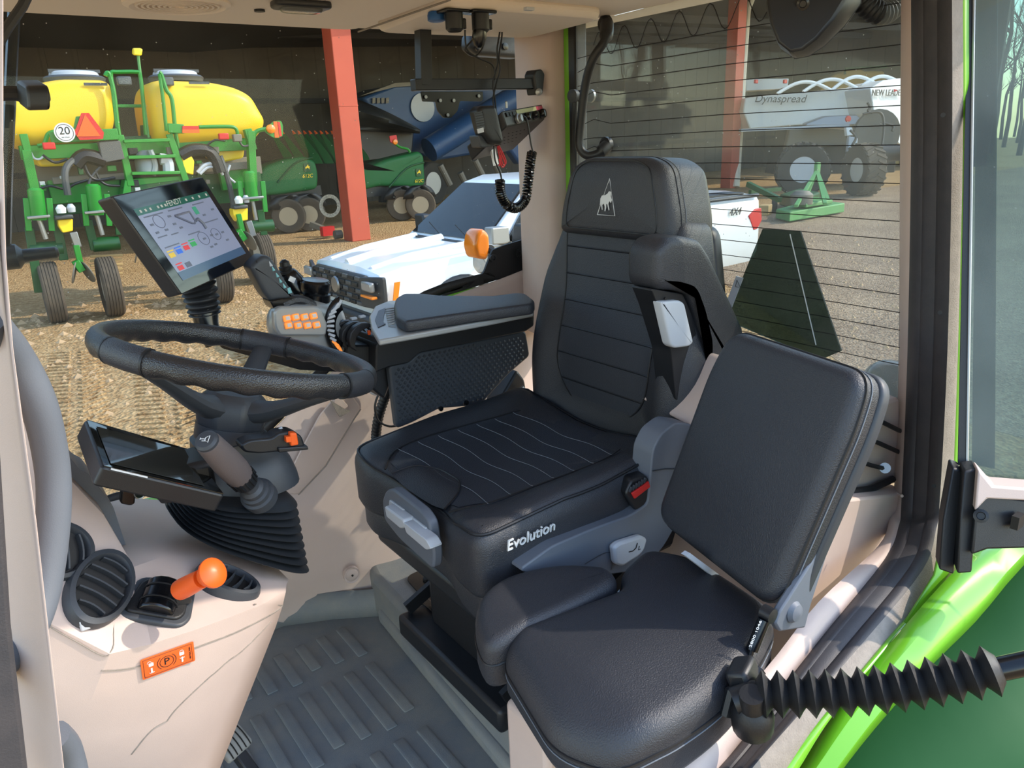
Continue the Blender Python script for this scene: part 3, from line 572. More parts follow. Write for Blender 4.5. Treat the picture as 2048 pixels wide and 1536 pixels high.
for t0,t1 in ((48,72),(-62,-40),(-165,-143)): 
    MB().ring(rim(14,R(t0),R(t1),.0176,0,False)).build('rim_sleeve','leather',st,ang=80)
    for t in (t0,t1): MB().ring(rim(2,R(t-.5),R(t+.5),.0182,0,False)).build('rim_seam','piping',st)
hc_=wc-wn*.074
for th in (60,-52,-154):
    d=e1*math.cos(R(th))+e2*math.sin(R(th)); sd=wn.cross(d)
    P=[hc_+d*.02-wn*.012,hc_+d*.07+wn*.0,hc_+d*.135+wn*.035,wc+d*(RM-.004)-wn*.006]; W=[.034,.027,.019,.016]; Tt=[.024,.017,.012,.009]
    rings=[]
    for p,w_,t_ in zip(cat(P,4),sum([[W[min(i,3)]+(W[min(i+1,3)]-W[min(i,3)])*k/4 for k in range(4)] for i in range(3)],[])+[W[3]],sum([[Tt[i]+(Tt[i+1]-Tt[i])*k/4 for k in range(4)] for i in range(3)],[])+[Tt[3]]):
        rings.append([p+sd*w_*math.cos(2*PI*j/12)*(1.0)+wn*t_*math.sin(2*PI*j/12) for j in range(12)])
    MB().ring(rings).build('spoke','dark_grey',st)
MB().lathe([(.052,-.045),(.056,-.03),(.058,-.012),(.054,.004),(.040,.016),(.002,.02)],hc_,wn,8).build('hub','dark_grey',st,bev=.006,seg=3)
MB().lathe([(.053,-.012),(.053,.012)],hc_-wn*.050,wn,28).build('collar','dark_grey',st)
# column (separate thing) with stalks
cax=-wn; c00=hc_-wn*.058
rings=[]
for t,w_,d_,off in ((0,.056,.056,0),(.02,.058,.058,.006),(.03,.072,.068,.012),(.05,.082,.077,.018),(.075,.088,.084,.026),(.09,.088,.085,.032)):
    cc=c00+cax*t; rings.append([cc+V((w_*math.copysign(abs(math.cos(a))**.6,math.cos(a))+off,d_*math.copysign(abs(math.sin(a))**.6,math.sin(a)),0)) for a in [2*PI*j/28 for j in range(28)]])
MB().ring(rings).build('housing','dark_grey',sc2,ang=50)
# bellows boot
L0=at(346,1036,Y=1.15); R0=at(592,1116,Y=1.15); L1=at(372,978,Y=1.15); R1=at(578,975,Y=1.15)
NR=9
rings=[]
for i in range(NR*4+1):
    t=i/(NR*4); k=(i%4); a=L0.lerp(L1,t**.9); b=R0.lerp(R1,t); m_=(a+b)/2; hx_=(b-a)/2*(1.0-.10*t); yr=.105-.012*t; o=(0,.6,1,.6)[k]*.014-.008
    rings.append([m_+hx_*(1+o/.11)*math.copysign(abs(math.cos(q))**.65,math.cos(q))+V((0,(yr+o)*math.copysign(abs(math.sin(q))**.65,math.sin(q)),0)) for q in [2*PI*j/40 for j in range(40)]])
MB().ring(rings).build('ribbed_boot','boot_rubber',sc2,ang=75)
# horn stalk
h0=at(512,985,Y=1.055); h1=at(415,884,Y=.985); hd_=(h1-h0)
MB().lathe([(.026,-.02),(.026,-.004),(.022,-.002),(.022,.006),(.018,.008),(.018,.016),(.013,.02),(.012,.03),(.0125,.034)],h0,hd_,24).build('stalk_boot','dark_grey',sc2)
l_=hd_.length
stk=MB().lathe([(.0125,.030),(.0175,.036),(.0185,.060)],h0,hd_,24).build('stalk_ring','black_plastic',sc2)
MB().lathe([(.019,.058),(.0205,.075),(.0205,.100),(.017,l_-.004),(.016,l_)],h0,hd_,24).build('horn_stalk',mat('stalk_brown',(92,84,84),.45,bump=(900,.2)),sc2)
tip=MB().lathe([(.0155,l_-.002),(.0155,l_+.004),(.012,l_+.007),(.001,l_+.008)],h0,hd_,24).build('horn_button','dark_grey',sc2)
hx_,hy_,hz_=frame(hd_)
for pts in (((-.006,.0015),(-.006,-.0015)),((-.006,0),(.001,0)),((.001,.002),(.006,.005),(.006,-.005),(.001,-.002),(.001,.002)),((-.003,-.003),(.002,-.003))):
    MB().tube([h1+hz_*.0085+hx_*a+hy_*b for a,b in pts],.0006,5).build('horn_icon','print_white',tip)
for i in range(16):
    a=2*PI*i/16; MB().bar(h0+hz_*.040+(hx_*math.cos(a)+hy_*math.sin(a))*.0186,h0+hz_*.060+(hx_*math.cos(a)+hy_*math.sin(a))*.0194,.002).build('stalk_rib','black_plastic',stk)
# right lever with orange button
rl=MB().prism(rpoly(px([(480,890),(500,880),(545,876),(556,866),(584,862),(604,872),(612,896),(560,904),(520,908),(488,905)],1.06),.006),(0,.03,0)).build('control_lever','black_plastic',sc2,bev=.005)
MB().prism(px([(556,896),(616,892),(618,900),(558,906)],1.055),(0,.035,0)).build('lever_lip','black_plastic',rl,bev=.002)
MB().prism(rpoly(px([(580,866),(594,866),(598,890),(582,893)],1.052),.003),(0,.012,0)).build('orange_switch','orange',rl,bev=.002)
MB().prism(px([(572,874),(582,873),(583,884),(573,885)],1.052),(0,.01,0)).build('orange_switch','orange',rl)
MB().tube(px([(556,862),(562,856),(566,862)],1.08),.003,6).build('lever_pin','light_grey',rl)
MB().tube(px([(392,800),(408,822),(418,842),(420,856)],1.22),[.012,.013,.015,.014],12).build('rear_stalk','black_plastic',sc2)
# lower display
dsx=thing('instrument_display',at(330,1000,Y=1.08),'black instrument display leaning in front of the column, tank reflected in its glass','display')
bR=V((.229,1.0,1.949)); bL=V((.091,1.0,2.034)); tR=V((.226,1.15,1.970)); tL=V((.095,1.13,2.06))
nn=(bR-bL).cross(tL-bL).normalized(); nn=nn if nn.z>0 else -nn
MB().prism(rpoly([bL,bR,tR,tL],.006),-nn*.028).build('housing','black_plastic',dsx,bev=.003)
cq=(bL+bR+tR+tL)/4
gm=mat('screen_glass',(20,21,20),.03,spec=.9)
MB().prism([cq+(p-cq)*.97+nn*.0003 for p in (bL,bR,tR,tL)],nn*.001).build('screen_glass',gm,dsx)
ix=(bR-bL).normalized(); iy=(tL-bL).normalized()
MB().prism([bL+ix*a+iy*b+nn*.0014 for a,b in ((.012,.012),(.135,.012),(.135,.115),(.012,.115))],nn*.0003).build('screen_area',mat('screen_off',(46,46,42),.04,spec=.8),dsx)
MB().bar(bL+ix*.010-iy*.002+nn*.001,bL+ix*.055-iy*.002+nn*.001,.002).build('edge_light','print_white',dsx)
MB().box(cq-nn*.03+V((.05,.02,-.02)),(.08,.08,.05)).build('bracket','black_plastic',dsx,bev=.01)
kf=thing('key_fob',at(258,1005,Y=1.12),'small black key fob hanging below the instrument display','key')
MB().prism(rpoly(px([(246,972),(272,976),(270,1008),(262,1012),(240,1008)],1.12),.005),(0,.014,0)).build('fob','gloss_black',kf,bev=.003)
MB().tube([at(279,987,Y=1.12)+V((.007*math.cos(a),0,.008*math.sin(a))) for a in [2*PI*i/14 for i in range(14)]],.0009,5,closed=True).build('key_ring','steel',kf)
# ================================================================ DASH CONSOLE
dc=thing('dash_console',at(300,1500,Y=1.05),'beige front console flank with air vents under the steering column','dashboard')
L0=[(-60,760,1.14),(40,850,1.14),(130,962,1.12),(200,1035,1.10),(262,1140,1.07),(330,1118,1.10),(430,1120,1.10),(520,1145,1.09),(574,1166,1.07)]
L1=[(-60,1180,1.0),(20,1212,.99),(98,1245,.975),(218,1306,.955),(300,1288,.955),(380,1263,.955),(450,1238,.965),(515,1213,.985),(566,1186,1.03)]
Lr=[(-60,1350,1.0),(10,1370,.99),(90,1390,.98),(180,1400,.965),(265,1390,.965),(345,1370,.965),(425,1335,.975),(490,1300,.995),(545,1250,1.04)]
Ls=[(-60,1480,1.03),(10,1490,1.02),(90,1500,1.0),(170,1500,.985),(245,1490,.985),(320,1475,.985),(390,1450,.995),(445,1420,1.02),(492,1385,1.06)]
L2=[(-60,1640,1.1),(0,1640,1.08),(70,1640,1.07),(140,1640,1.06),(205,1640,1.06),(270,1640,1.06),(320,1640,1.06),(360,1640,1.07),(400,1620,1.10)]
RW=[px(q,0) for q in (L0,L1,Lr,Ls,L2)]
bk_=[[p+V((0,.30,-.02)) for p in RW[0]]]
rows=[]
for a,b in zip(RW[:-1],RW[1:]):
    for k in range(3): rows.append([p.lerp(q,k/3) for p,q in zip(a,b)])
rows.append(RW[-1])
MB().grid(bk_+rows).build('console_shell','beige',dc,sol=.012,ang=18)
# side closing panel to the right (towards the pedals) and joints
re=[r[-1] for r in RW]; MB().grid([re,[p+V((-.05,.10,-.01)) for p in re],[p+V((-.14,.28,-.05)) for p in re]]).build('console_end','beige',dc,sol=.012)
from mathutils.bvhtree import BVHTree
vv=[p for r in rows for p in r]; nc=len(rows[0])
bvh=BVHTree.FromPolygons(vv,[(i*nc+j,i*nc+j+1,(i+1)*nc+j+1,(i+1)*nc+j) for i in range(len(rows)-1) for j in range(nc-1)])
def hit(x,y,off=0):
    d=(at(x,y,D=1)-CAM).normalized(); h=bvh.ray_cast(CAM,d)
    if h[0] is None: h=bvh.find_nearest(at(x,y,D=1.05))
    n_=h[1] if h[1].dot(d)<0 else -h[1]; return h[0]+n_*(off+.006),n_
def line(pts,r=.0011,m='dusty_trim',name='panel_joint'): MB().tube([hit(p.x,p.y,.0004)[0] for p in cat([V((x,y,0)) for x,y in pts],6)],r,5).build(name,m,dc)
line([(205,1335),(260,1330),(330,1310),(400,1285),(470,1258),(540,1222),(560,1205)])
line([(330,1436),(350,1410),(400,1362),(450,1318),(480,1296),(535,1240)])
line([(262,1500),(300,1455),(330,1436)])
line([(98,1245),(150,1274),(218,1306),(226,1250),(255,1160)],.0009)
MB().tube([at(130,1068,Y=1.10),at(205,1030,Y=1.10)],.0012,5).build('panel_joint','dusty_trim',dc)
# lower recessed panel
lpn=[hit(x,y,.004)[0] for x,y in ((258,1505),(300,1458),(345,1418),(400,1368),(455,1320),(462,1345),(458,1390),(440,1440),(415,1470),(360,1500),(300,1540),(262,1560))]
# dark wedge pod at the rear of the ridge and front shelf
MB().prism(rpoly(px([(120,890),(160,940),(178,948),(226,1012),(258,1110),(262,1140),(205,1045),(130,965)],1.16),.006),(0,.08,0)).build('pod_cover','mid_grey',dc,bev=.004)
MB().prism(rpoly([V((-.4,1.22,1.60)),V((.22,1.22,1.60)),V((.36,1.82,1.60)),V((-.4,1.82,1.60))],.04),(0,0,-.05)).build('front_shelf','beige',dc,bev=.012)
# vents
def vent(x,y,a,b,rot,label,nv=5,tilt=None):
    p,n_=hit(x,y,0); n_=tilt or n_; vx=(_r*math.cos(rot)+_u*math.sin(rot)); vx=(vx-n_*vx.dot(n_)).normalized(); vy=n_.cross(vx)
    t=thing('air_vent',p,label,'air vent','dash air vents')
    def el(ka,w): return [p+vx*a*ka*math.cos(q)+vy*b*ka*math.sin(q)+n_*w for q in [2*PI*i/40 for i in range(40)]]
    MB().ring([el(1.0,-.004),el(1.0,.006),el(.95,.013),el(.82,.015),el(.76,.010),el(.74,.001)],True,False).build('bezel','dark_grey',t,ang=50)
    MB().ring([el(.77,.0045),el(.77,.0052)]).build('vent_back','print_black',t)
    for i in range(nv):
        u=-.58+1.16*i/(nv-1); h=.70*math.sqrt(max(.05,1-(u/.74)**2))
        path=[p+vx*a*(u+.05*math.cos(k*PI/6-PI/2))+vy*b*h*(-1+2*k/6)+n_*.002 for k in range(7)]
        MB().ring([[q-vx*.0012+n_*.003,q+vx*.0012+n_*.003,q+vx*.0012+n_*.012,q-vx*.0012+n_*.012] for q in path]).build('vane','dark_grey',t)
    return t
v1=vent(192,1182,.058,.041,R(46),'oval dark air vent left of the orange parking brake lever')
q,n_=hit(160,1255); MB().box(q+n_*.006,(.012,.008,.016)).build('vent_slider','light_grey',v1,bev=.002)
v2=vent(450,1176,.050,.036,R(-8),'oval dark air vent partly hidden by the orange knob')
v3=vent(100,1108,.050,.040,R(20),'oval dark air vent behind the grey grab handle',4)
# parking brake
pb=thing('parking_brake',hit(315,1215)[0],'orange parking brake lever rising from a black gate','brake lever')
p,n_=hit(316,1214); vx=(_r*math.cos(R(16))+_u*math.sin(R(16))); vx=(vx-n_*vx.dot(n_)).normalized(); vy=n_.cross(vx)
TP=lambda u,v,w:p+vx*u+vy*v+n_*w
sq=lambda s,k:rpoly([(-s*1.05,-s*.9),(s*.8,-s*.85),(s,-s*.5),(s*.85,s*.85),(s*.4,s),(-s*.8,s*.8)],k,4)
MB().pad(sq(.046,.015),TP,.008,.004,nin=2).build('gate_frame','dark_grey',pb)
MB().pad(sq(.037,.012),lambda u,v,w:TP(u,v,.006+w),.006,.003,nin=2).build('gate_boot','black_rubber',pb)
drm=[]
for i in range(9):
    a=PI*i/8; drm.append([TP(-.024*math.cos(a)+.0*k,-.028+.056*k,.010+.016*math.sin(a)) for k in (0,1)])
MB().ring([[r[0] for r in drm],[r[1] for r in drm]]).build('gate_drum','gloss_black',pb,bev=.003)
for s_ in (-.012,.012): MB().tube([TP(-.0245*math.cos(PI*i/8),s_,.0105+.0165*math.sin(PI*i/8)) for i in range(9)],.0012,5).build('drum_joint','black_plastic',pb)
MB().box(TP(.026,.004,.014),(.022,.018,.016)).build('lever_socket','black_plastic',pb,bev=.003)
k0=at(360,1180,D=.99); k1=at(427,1145,D=.955)
MB().lathe([(.0135,0),(.014,.012),(.0125,.05)],k0,k1-k0,20).build('lever_grip','orange',pb)
kl=(k1-k0).length
MB().lathe([(.0125,kl-.018),(.016,kl-.010),(.0195,kl-.004),(.0195,kl),(.013,kl+.006),(.001,kl+.008)],k0,k1-k0,24).build('lever_knob','orange',pb)
# orange sticker
sp_,n_=hit(334,1314,.001); ax=(hit(382,1287,.001)[0]-hit(286,1322,.001)[0]).normalized(); ay=n_.cross(ax)
stk=thing('brake_sticker',sp_,'orange rectangular parking brake sticker with black and white symbols','sticker')
SP=lambda u,v,w=0:sp_+ax*u+ay*v+n_*w
MB().pad(rpoly([(-.033,-.0165),(.033,-.0165),(.033,.0165),(-.033,.0165)],.002,2),SP,.0008,.0003,nin=2).build('sticker_sheet','sticker_orange',stk)
MB().tube([SP(a,b,.001) for a,b in ((-.030,-.014),(.030,-.014),(.030,.014),(-.030,.014),(-.030,-.014))],.0003,4).build('sticker_border','print_black',stk)
text('P',.015,SP(-.002,0,.001),ax,ay,'print_black',stk,ext=.0002)
for r_,a0,a1 in ((.0085,0,360),(.0115,-50,50),(.0115,130,230)): MB().tube([SP(-.002+r_*math.cos(R(a0+(a1-a0)*i/20)),r_*math.sin(R(a0+(a1-a0)*i/20)),.001) for i in range(21)],.0004,4).build('brake_symbol','print_black',stk)
for sx,op in ((-.021,1),(.017,0)):
    MB().pad(rpoly([(sx-.003,.001),(sx+.003,.001),(sx+.003,.0065),(sx-.003,.0065)],.001,2),lambda u,v,w:SP(u,v,.0008+w),.0003,.0001,nin=2).build('padlock_body','print_white',stk)
    MB().tube([SP(sx-.002*op+.0025*math.cos(PI*i/8),.0065+.003*math.sin(PI*i/8),.001) for i in range(9)],.0004,4).build('padlock_shackle','print_white',stk)
    MB().bar(SP(sx,-.010,.001),SP(sx,-.002,.001),.0025,.0004).build('lever_symbol','print_white',stk)
    MB().bar(SP(sx-.003,-.003 if not op else -.009,.001),SP(sx+.003,-.003 if not op else -.009,.001),.0015,.0004).build('lever_symbol','print_white',stk)
text('NEUTRAL PARK',.0028,SP(.0272,0,.001),ay,-ax,'print_black',stk,ext=.0002)
# pedal
pd=thing('brake_pedal',at(455,1510,Z=1.25),'worn grey rubber pedal pad at the foot of the beige console','pedal')
po=at(462,1484,Y=1.22); pax,pay,pn=frame((.25,-.55,.8)); pax,pay=pay,-pax
MB().pad(rpoly([(-.028,-.028),(.028,-.028),(.028,.028),(-.028,.028)],.008),lambda u,v,w:po+pax*u+pay*v+pn*(w-.006*(u/.028)**2),.014,.005,nin=3).build('pad',mat('worn_rubber',(150,148,142),.7,bump=(200,.3)),pd)
for i in range(5): MB().tube([po+pax*(-.027+.054*k/6)+pay*(-.02+.01*i)+pn*(.0155-.006*((-1+2*k/6))**2) for k in range(7)],.0012,5).build('pad_groove','print_black',pd)
MB().bar(po-pax*.02-pn*.006,po-pax*.10-pn*.02,.022,.02).build('pedal_arm','black_plastic',pd,bev=.003)
# ================================================================ ARMREST CONSOLE
ar=thing('armrest_console',at(900,830,Y=1.45),'dark armrest console with dimpled side panel right of the driver seat','armrest')
ap=[(778,732),(817,725),(839,705),(930,687),(1052,662),(1060,712),(1017,749),(961,811),(880,817),(824,846),(794,858)]
pan=MB().prism(rpoly(px(ap,1.435),.01),(0,.02,0)).build('side_panel','dark_grey',ar,bev=.004)
# dimples: small four sided pyramids over the panel
poly=[(x,y) for x,y in ap]
def inside(x,y,P):
    c_=False; j=len(P)-1
    for i in range(len(P)):
        if (P[i][1]>y)!=(P[j][1]>y) and x<(P[j][0]-P[i][0])*(y-P[i][1])/(P[j][1]-P[i][1])+P[i][0]: c_=not c_
        j=i
    return c_
pc0=(sum(p[0] for p in poly)/len(poly),sum(p[1] for p in poly)/len(poly)); psh=[(pc0[0]+(x-pc0[0])*.93,pc0[1]+(y-pc0[1])*.90) for x,y in poly]
m_=MB()
for i in range(40):
    for j in range(26):
        c_=V((.66+.0135*i+(.0067 if j%2 else 0),1.4345,1.80+.0085*j)); v_=c_-CAM; zz=v_.dot(_w); X_=1024+F*v_.dot(_r)/zz; Y_=768-F*v_.dot(_u)/zz
        if inside(X_,Y_,psh):
            d=.0055; m_.add([c_+V((-d,0,0)),c_+V((0,0,-d*.85)),c_+V((d,0,0)),c_+V((0,0,d*.85)),c_+V((-.002,-.0028,.001))],[(0,1,4),(1,2,4),(2,3,4),(3,0,4)])
dmp=m_.build('dimple_texture','dark_grey',pan,smooth=False); dmp['kind']='stuff'
for q in ((881,817),(932,805)): MB().lathe([(.006,0),(.006,.004),(.002,.005)],at(q[0],q[1],Y=1.432),(0,-1,0),10).build('panel_clip','gloss_black',pan)
MB().prism(rpoly(px([(752,692),(757,684),(910,655),(1069,630),(1068,652),(1052,663),(839,706),(817,726),(778,734),(752,745)],1.425),.005),(0,.14,0)).build('console_body','black_plastic',ar,bev=.006)
MB().prism(px([(757,676),(1069,622),(1069,634),(757,690)],1.42),(0,.15,0)).build('console_rail','dark_grey',ar,bev=.003)
# silver top plate
zt=2.047
tp=[at(x,y,Z=zt) for x,y in ((757,680),(742,655),(738,632),(750,612),(775,602),(815,598),(1020,604),(1068,622),(980,640),(860,662))]
MB().prism(rpoly(tp,.006),(0,0,-.012)).build('top_plate','silver',ar,bev=.003)
pdp=[at(x,y,Z=2.058) for x,y in ((788,622),(792,607),(808,598),(850,598),(880,602),(990,603),(1030,597),(1052,598),(1070,612),(1066,620),(920,640),(812,656),(793,645))]
MB().pad([(p.x,p.y) for p in rpoly(pdp,.012)],lambda u,v,w:V((u,v,2.048+w)),.024,.008,nin=4).build('arm_pad','leather',ar,ang=60)
MB().prism(px([(815,660),(858,652),(858,660),(820,666)],1.418),(0,.02,0)).build('pad_latch','dark_grey',ar,bev=.002)
# blue-grey inset + ribbed wheel on plate
MB().prism(rpoly([at(x,y,Z=zt+.001) for x,y in ((750,640),(757,622),(772,616),(768,630),(766,645),(772,648),(756,655))],.003),(0,0,.001)).build('plate_inset','mid_grey',ar)
for k in range(8):
    a=at(770+k*.9,618+k*4.6,Z=zt+.002); b=at(789+k*.2,616+k*4.2,Z=zt+.006); MB().bar(a,b,.0045,.003).build('thumbwheel_rib','silver',ar,bev=.001)
# paddle levers
for k in range(6):
    y_=1.43+.024*k; bx=.655-.008*k+.0
    pts=[V((bx+.035*math.cos(a)-.0,y_,2.015+.034*math.sin(a))) for a in [R(200-26*i) for i in range(8)]]
    MB().ring([[p+V((0,-.009,0)),p+V((0,.009,0)),p*1+V((.012,.009,-.012)),p+V((.012,-.009,-.012))] for p in pts]).build('hydraulic_lever','black_plastic',ar,bev=.002)
MB().box(at(738,665,Y=1.425),(.006,.006,.010)).build('orange_mark','orange',ar,bev=.001)
for q in ((703,637),(720,633)): MB().box(at(q[0]+4,q[1],Y=1.48),(.014,.01,.005)).build('lever_tip','light_grey',ar,bev=.001)
# ---------------- control pod with joystick
cp=thing('joystick_pod',at(620,720,Y=1.5),'silver control pod with glowing orange buttons at the end of the armrest','control panel')
fr=[(538,655),(540,632),(548,616),(575,610),(612,606),(638,614),(650,632),(668,668),(698,712),(650,728),(590,718),(545,695)]
md=[(528,645),(534,622),(548,604),(585,598),(622,596),(655,600),(678,612),(694,640),(704,705),(660,722),(600,712),(540,690)]
bkp=[(530,642),(536,615),(552,598),(590,592),(630,588),(668,592),(692,606),(700,640),(704,700),(660,716),(600,706),(540,684)]
rgs=[px(fr,1.435),px(md,1.49),px(bkp,1.60)]
MB().ring(rgs).build('pod_shell','silver',cp,sub=1,ang=70)
MB().prism(rpoly(px([(548,622),(560,614),(630,612),(642,618),(656,650),(652,672),(560,672),(550,655)],1.424),.006),(0,.02,0)).build('button_panel','silver',cp,bev=.004)
fn=(V((.1,-.95,.3))).normalized(); fx_,fy_,fz_=frame(fn)
for x,y in ((574,637),(591,634.5),(609,634),(627,632),(577,651),(596,651),(615,651),(633,650)):
    c_=at(x,y,Y=1.422); bt=MB().obox(c_,(fx_,fy_,fz_),(.015,.013,.008)).build('pod_button','orange_lit',cp,bev=.002); MB().obox(c_+fn*.0045,(fx_,fy_,fz_),(.008,.007,.001)).build('button_face','button_face',bt)
for k in range(13):
    a=R(62-124*k/12); rx_=(_r*math.cos(a)+_u*math.sin(a)); ry_=(_u*math.cos(a)-_r*math.sin(a))
    MB().obox(at(696-36*math.cos(a),652-50*math.sin(a),Y=1.436),(rx_,ry_,-_w),(.017,.0055,.006)).build('scroll_rib','orange_lit' if k>9 else 'light_grey',cp,bev=.001)
MB().ring([[at(696-q*math.cos(R(66-132*k/16)),652-q*1.38*math.sin(R(66-132*k/16)),Y=1.440) for k in range(17)] for q in (26,47)],False).build('scroll_track','gloss_black',cp,sol=.006)
MB().lathe([(.032,-.012),(.032,.004),(.028,.006),(.031,.012),(.031,.028),(.027,.033),(.001,.034)],at(630,590,Y=1.51),(.12,-.1,1),28).build('rotary_dial','gloss_black',cp)
MB().prism(rpoly(px([(590,645),(640,650),(650,690),(560,690)],1.46),.01),(0,.1,-.02)).build('pod_underside','dark_grey',cp)
jy=MB().tube(cat([at(572,545,Y=1.56),at(582,560,Y=1.56),at(600,585,Y=1.555),at(612,610,Y=1.55)],4),[.017,.02,.022,.023,.024,.025,.026,.027,.027,.027,.027,.027,.027],16,el=1.0).build('joystick','gloss_black',cp)
MB().lathe([(.016,0),(.017,.006),(.013,.008),(.014,.014),(.011,.016),(.010,.024),(.004,.029)],at(573,546,Y=1.56),(-.1,-.05,1),18).build('joystick_nub','black_rubber',jy)
MB().prism(px([(581,552),(592,557),(588,567),(577,561)],1.535),(0,.003,0)).build('barcode_label','white',jy)
gz=[(120,225),(205,125),(290,62),(380,82),(440,165),(490,240),(600,430),(700,565),(690,632),(600,642),(385,662),(300,560),(255,480),(150,280)]
gr=MB().pad([(p.x,p.z) for p in rpoly(px([(480+x/6.4,500+y/6.4) for x,y in gz],1.475),.006,3)],lambda u,v,w:V((u,1.52-w,v)),.05,.009,nin=4).build('multi_grip','dark_grey',cp,ang=60)
MB().tube(px([(480+x/6.4,500+y/6.4) for x,y in ((210,130),(235,250),(300,390),(420,520),(600,640))],1.472),.0010,5).build('grip_seam','print_black',gr)
for x,y in ((395,170),(430,230),(480,310),(520,380),(570,450),(630,520)): MB().obox(at(480+x/6.4,500+y/6.4,Y=1.473),frame((.5,-.8,.3)),(.010,.012,.004)).build('grip_button','teal_button' if y>200 else 'light_grey',gr,bev=.001)
MB().prism(rpoly(px([(540,602),(560,597),(585,596),(590,606),(582,618),(560,624),(548,618)],1.46),.004),(0,.05,0)).build('grip_collar','gloss_black',cp,bev=.004)
MB().tube(cat(px([(566,612),(590,602),(612,606),(628,618)],1.47),4),.013,10).build('grip_boot','leather_perf',cp)
MB().lathe([(.0045,0),(.0045,.003),(.003,.004)],at(565,620,Y=1.452),fn,12).build('boot_mark','orange',cp)
MB().prism(rpoly(px([(430,680),(560,690),(600,720),(700,725),(700,745),(600,740),(445,697)],1.47),.004),(0,.03,0)).build('support_arm','gloss_black',cp,bev=.004)
MB().prism(rpoly(px([(690,690),(760,690),(790,745),(770,800),(700,740)],1.46),.01),(0,.06,0)).build('arm_mount','black_plastic',cp,bev=.006)
# hoses behind armrest
hs=thing('cable_hose',at(760,860,Y=1.6),'black corrugated hose with a looping cable left of the dimpled panel','hose')
pth=cat([at(782,770,Y=1.56),at(768,800,Y=1.58),at(757,835,Y=1.6),at(752,870,Y=1.62),at(752,890,Y=1.62)],16)
MB().tube(pth,[.011+.0022*(i%3==0) for i in range(len(pth))],10).build('corrugated_hose','black_rubber',hs,ang=80)
MB().tube(cat(px([(782,768),(760,785),(750,812),(756,840),(775,852),(792,852)],1.56),5),.0028,6).build('cable','black_plastic',hs)
MB().prism(rpoly(px([(1000,800),(1035,740),(1050,760),(1060,830),(1040,850),(990,840)],1.5),.01),(0,.06,0)).build('belt_bracket','black_plastic',ar,bev=.006)
MB().tube(px([(1020,800),(1045,775),(1062,800)],1.48),.006,8).build('belt_loop','steel',ar)
# ================================================================ TERMINAL
tm=thing('terminal_display',at(410,640,Y=1.5),'large tilted touchscreen terminal on a rubber neck above the steering wheel','display')
tl=V((.222,1.38,2.340)); tr=V((.414,1.55,2.357)); bl_=V((.305,1.40,2.164)); brr=V((.4975,1.57,2.184))
ux=(tr-tl).normalized(); dn=(bl_-tl); dn=(dn-ux*dn.dot(ux)).normalized(); tn=dn.cross(ux); 
if tn.dot(CAM-tl)<0: tn=-tn
W_=(tr-tl).length; H_=(bl_-tl).length
skew=(bl_-tl).dot(ux)
def TT(u,v,w=0): return tl+(tr-tl)*u+(bl_-tl)*v+(brr-tr-bl_+tl)*u*v+tn*w
MB().prism(rpoly([TT(0,0),TT(1,0),TT(1,1),TT(0,1)],.006),-tn*.03).build('housing',mat('terminal_case',(44,42,42),.45),tm,bev=.003)
MB().prism([TT(.012,.012,.0004),TT(.988,.012,.0004),TT(.988,.988,.0004),TT(.012,.988,.0004)],tn*.001).build('front_glass',mat('terminal_glass',(16,22,32),.06,spec=.8),tm)
scm=mat('screen_light',(140,148,178),.15,emit=.16); hdm=mat('screen_header',(40,96,86),.15,emit=.1); ftm=mat('screen_footer',(64,92,128),.15,emit=.1)
def rect(u0,v0,u1,v1,w,m,name,par_=tm): return MB().prism([TT(u0,v0,w),TT(u1,v0,w),TT(u1,v1,w),TT(u0,v1,w)],tn*.0003).build(name,m,par_)
scr=rect(.10,.15,.93,.885,.0015,scm,'screen')
rect(.10,.15,.93,.215,.0019,hdm,'header_bar'); rect(.10,.80,.93,.885,.0019,ftm,'footer_bar')
udk='print_black'
text('FENDT',.014,TT(.51,.178,.0025),(tr-tl),-(bl_-tl),'print_white',tm,ext=.0001)
for u in (.14,.19,.24,.32,.36,.40,.64,.72,.80,.89): rect(u,.17,u+.018,.195,.0023,MT['print_white'],'menu_icon')
inkm=mat('screen_ink',(92,98,120),.3,emit=.15)
for u,v,w_ in ((.14,.235,.2),(.40,.235,.16),(.68,.24,.14),(.14,.545,.16),(.44,.50,.14),(.66,.44,.2),(.14,.44,.1),(.28,.45,.08)): rect(u,v,u+w_,v+.012,.0019,inkm,'screen_text')
def tline(pts,m,r=.0012): MB().tube([TT(u,v,.0022) for u,v in pts],r,5).build('screen_icon',m,tm)
tline([(.43,.30),(.60,.30),(.60,.40),(.58,.42),(.55,.41),(.43,.30)],inkm,.0022); tline([(.60,.40),(.64,.39),(.66,.44),(.66,.50)],inkm,.0034)
for u,v,r_ in ((.25,.31,.05),(.57,.585,.055),(.73,.585,.05)): MB().tube([TT(u+r_*math.cos(q_),v+r_*1.25*math.sin(q_),.0022) for q_ in [2*PI*i/24 for i in range(24)]],.0006,4,closed=True).build('gauge_ring',inkm,tm)
for u,v in ((.15,.31),(.36,.28),(.36,.36),(.15,.39),(.25,.39),(.40,.41),(.56,.58),(.66,.57),(.72,.58),(.72,.36),(.85,.33),(.58,.68),(.64,.67),(.80,.67),(.80,.58)): rect(u,v,u+.035,v+.02,.0021,inkm,'screen_value')
for u,v,c_ in ((.13,.61,(210,178,60)),(.22,.60,(40,100,210)),(.31,.59,(205,50,60)),(.40,.58,(40,150,80)),(.13,.745,(205,50,60))):
    rect(u,v,u+.06,v+.045,.0021,mat('icon_colour',c_,.3,emit=.3),'valve_icon'); rect(u,v-.025,u+.07,v-.013,.0021,mat('icon_colour',c_,.3,emit=.3),'valve_bar')
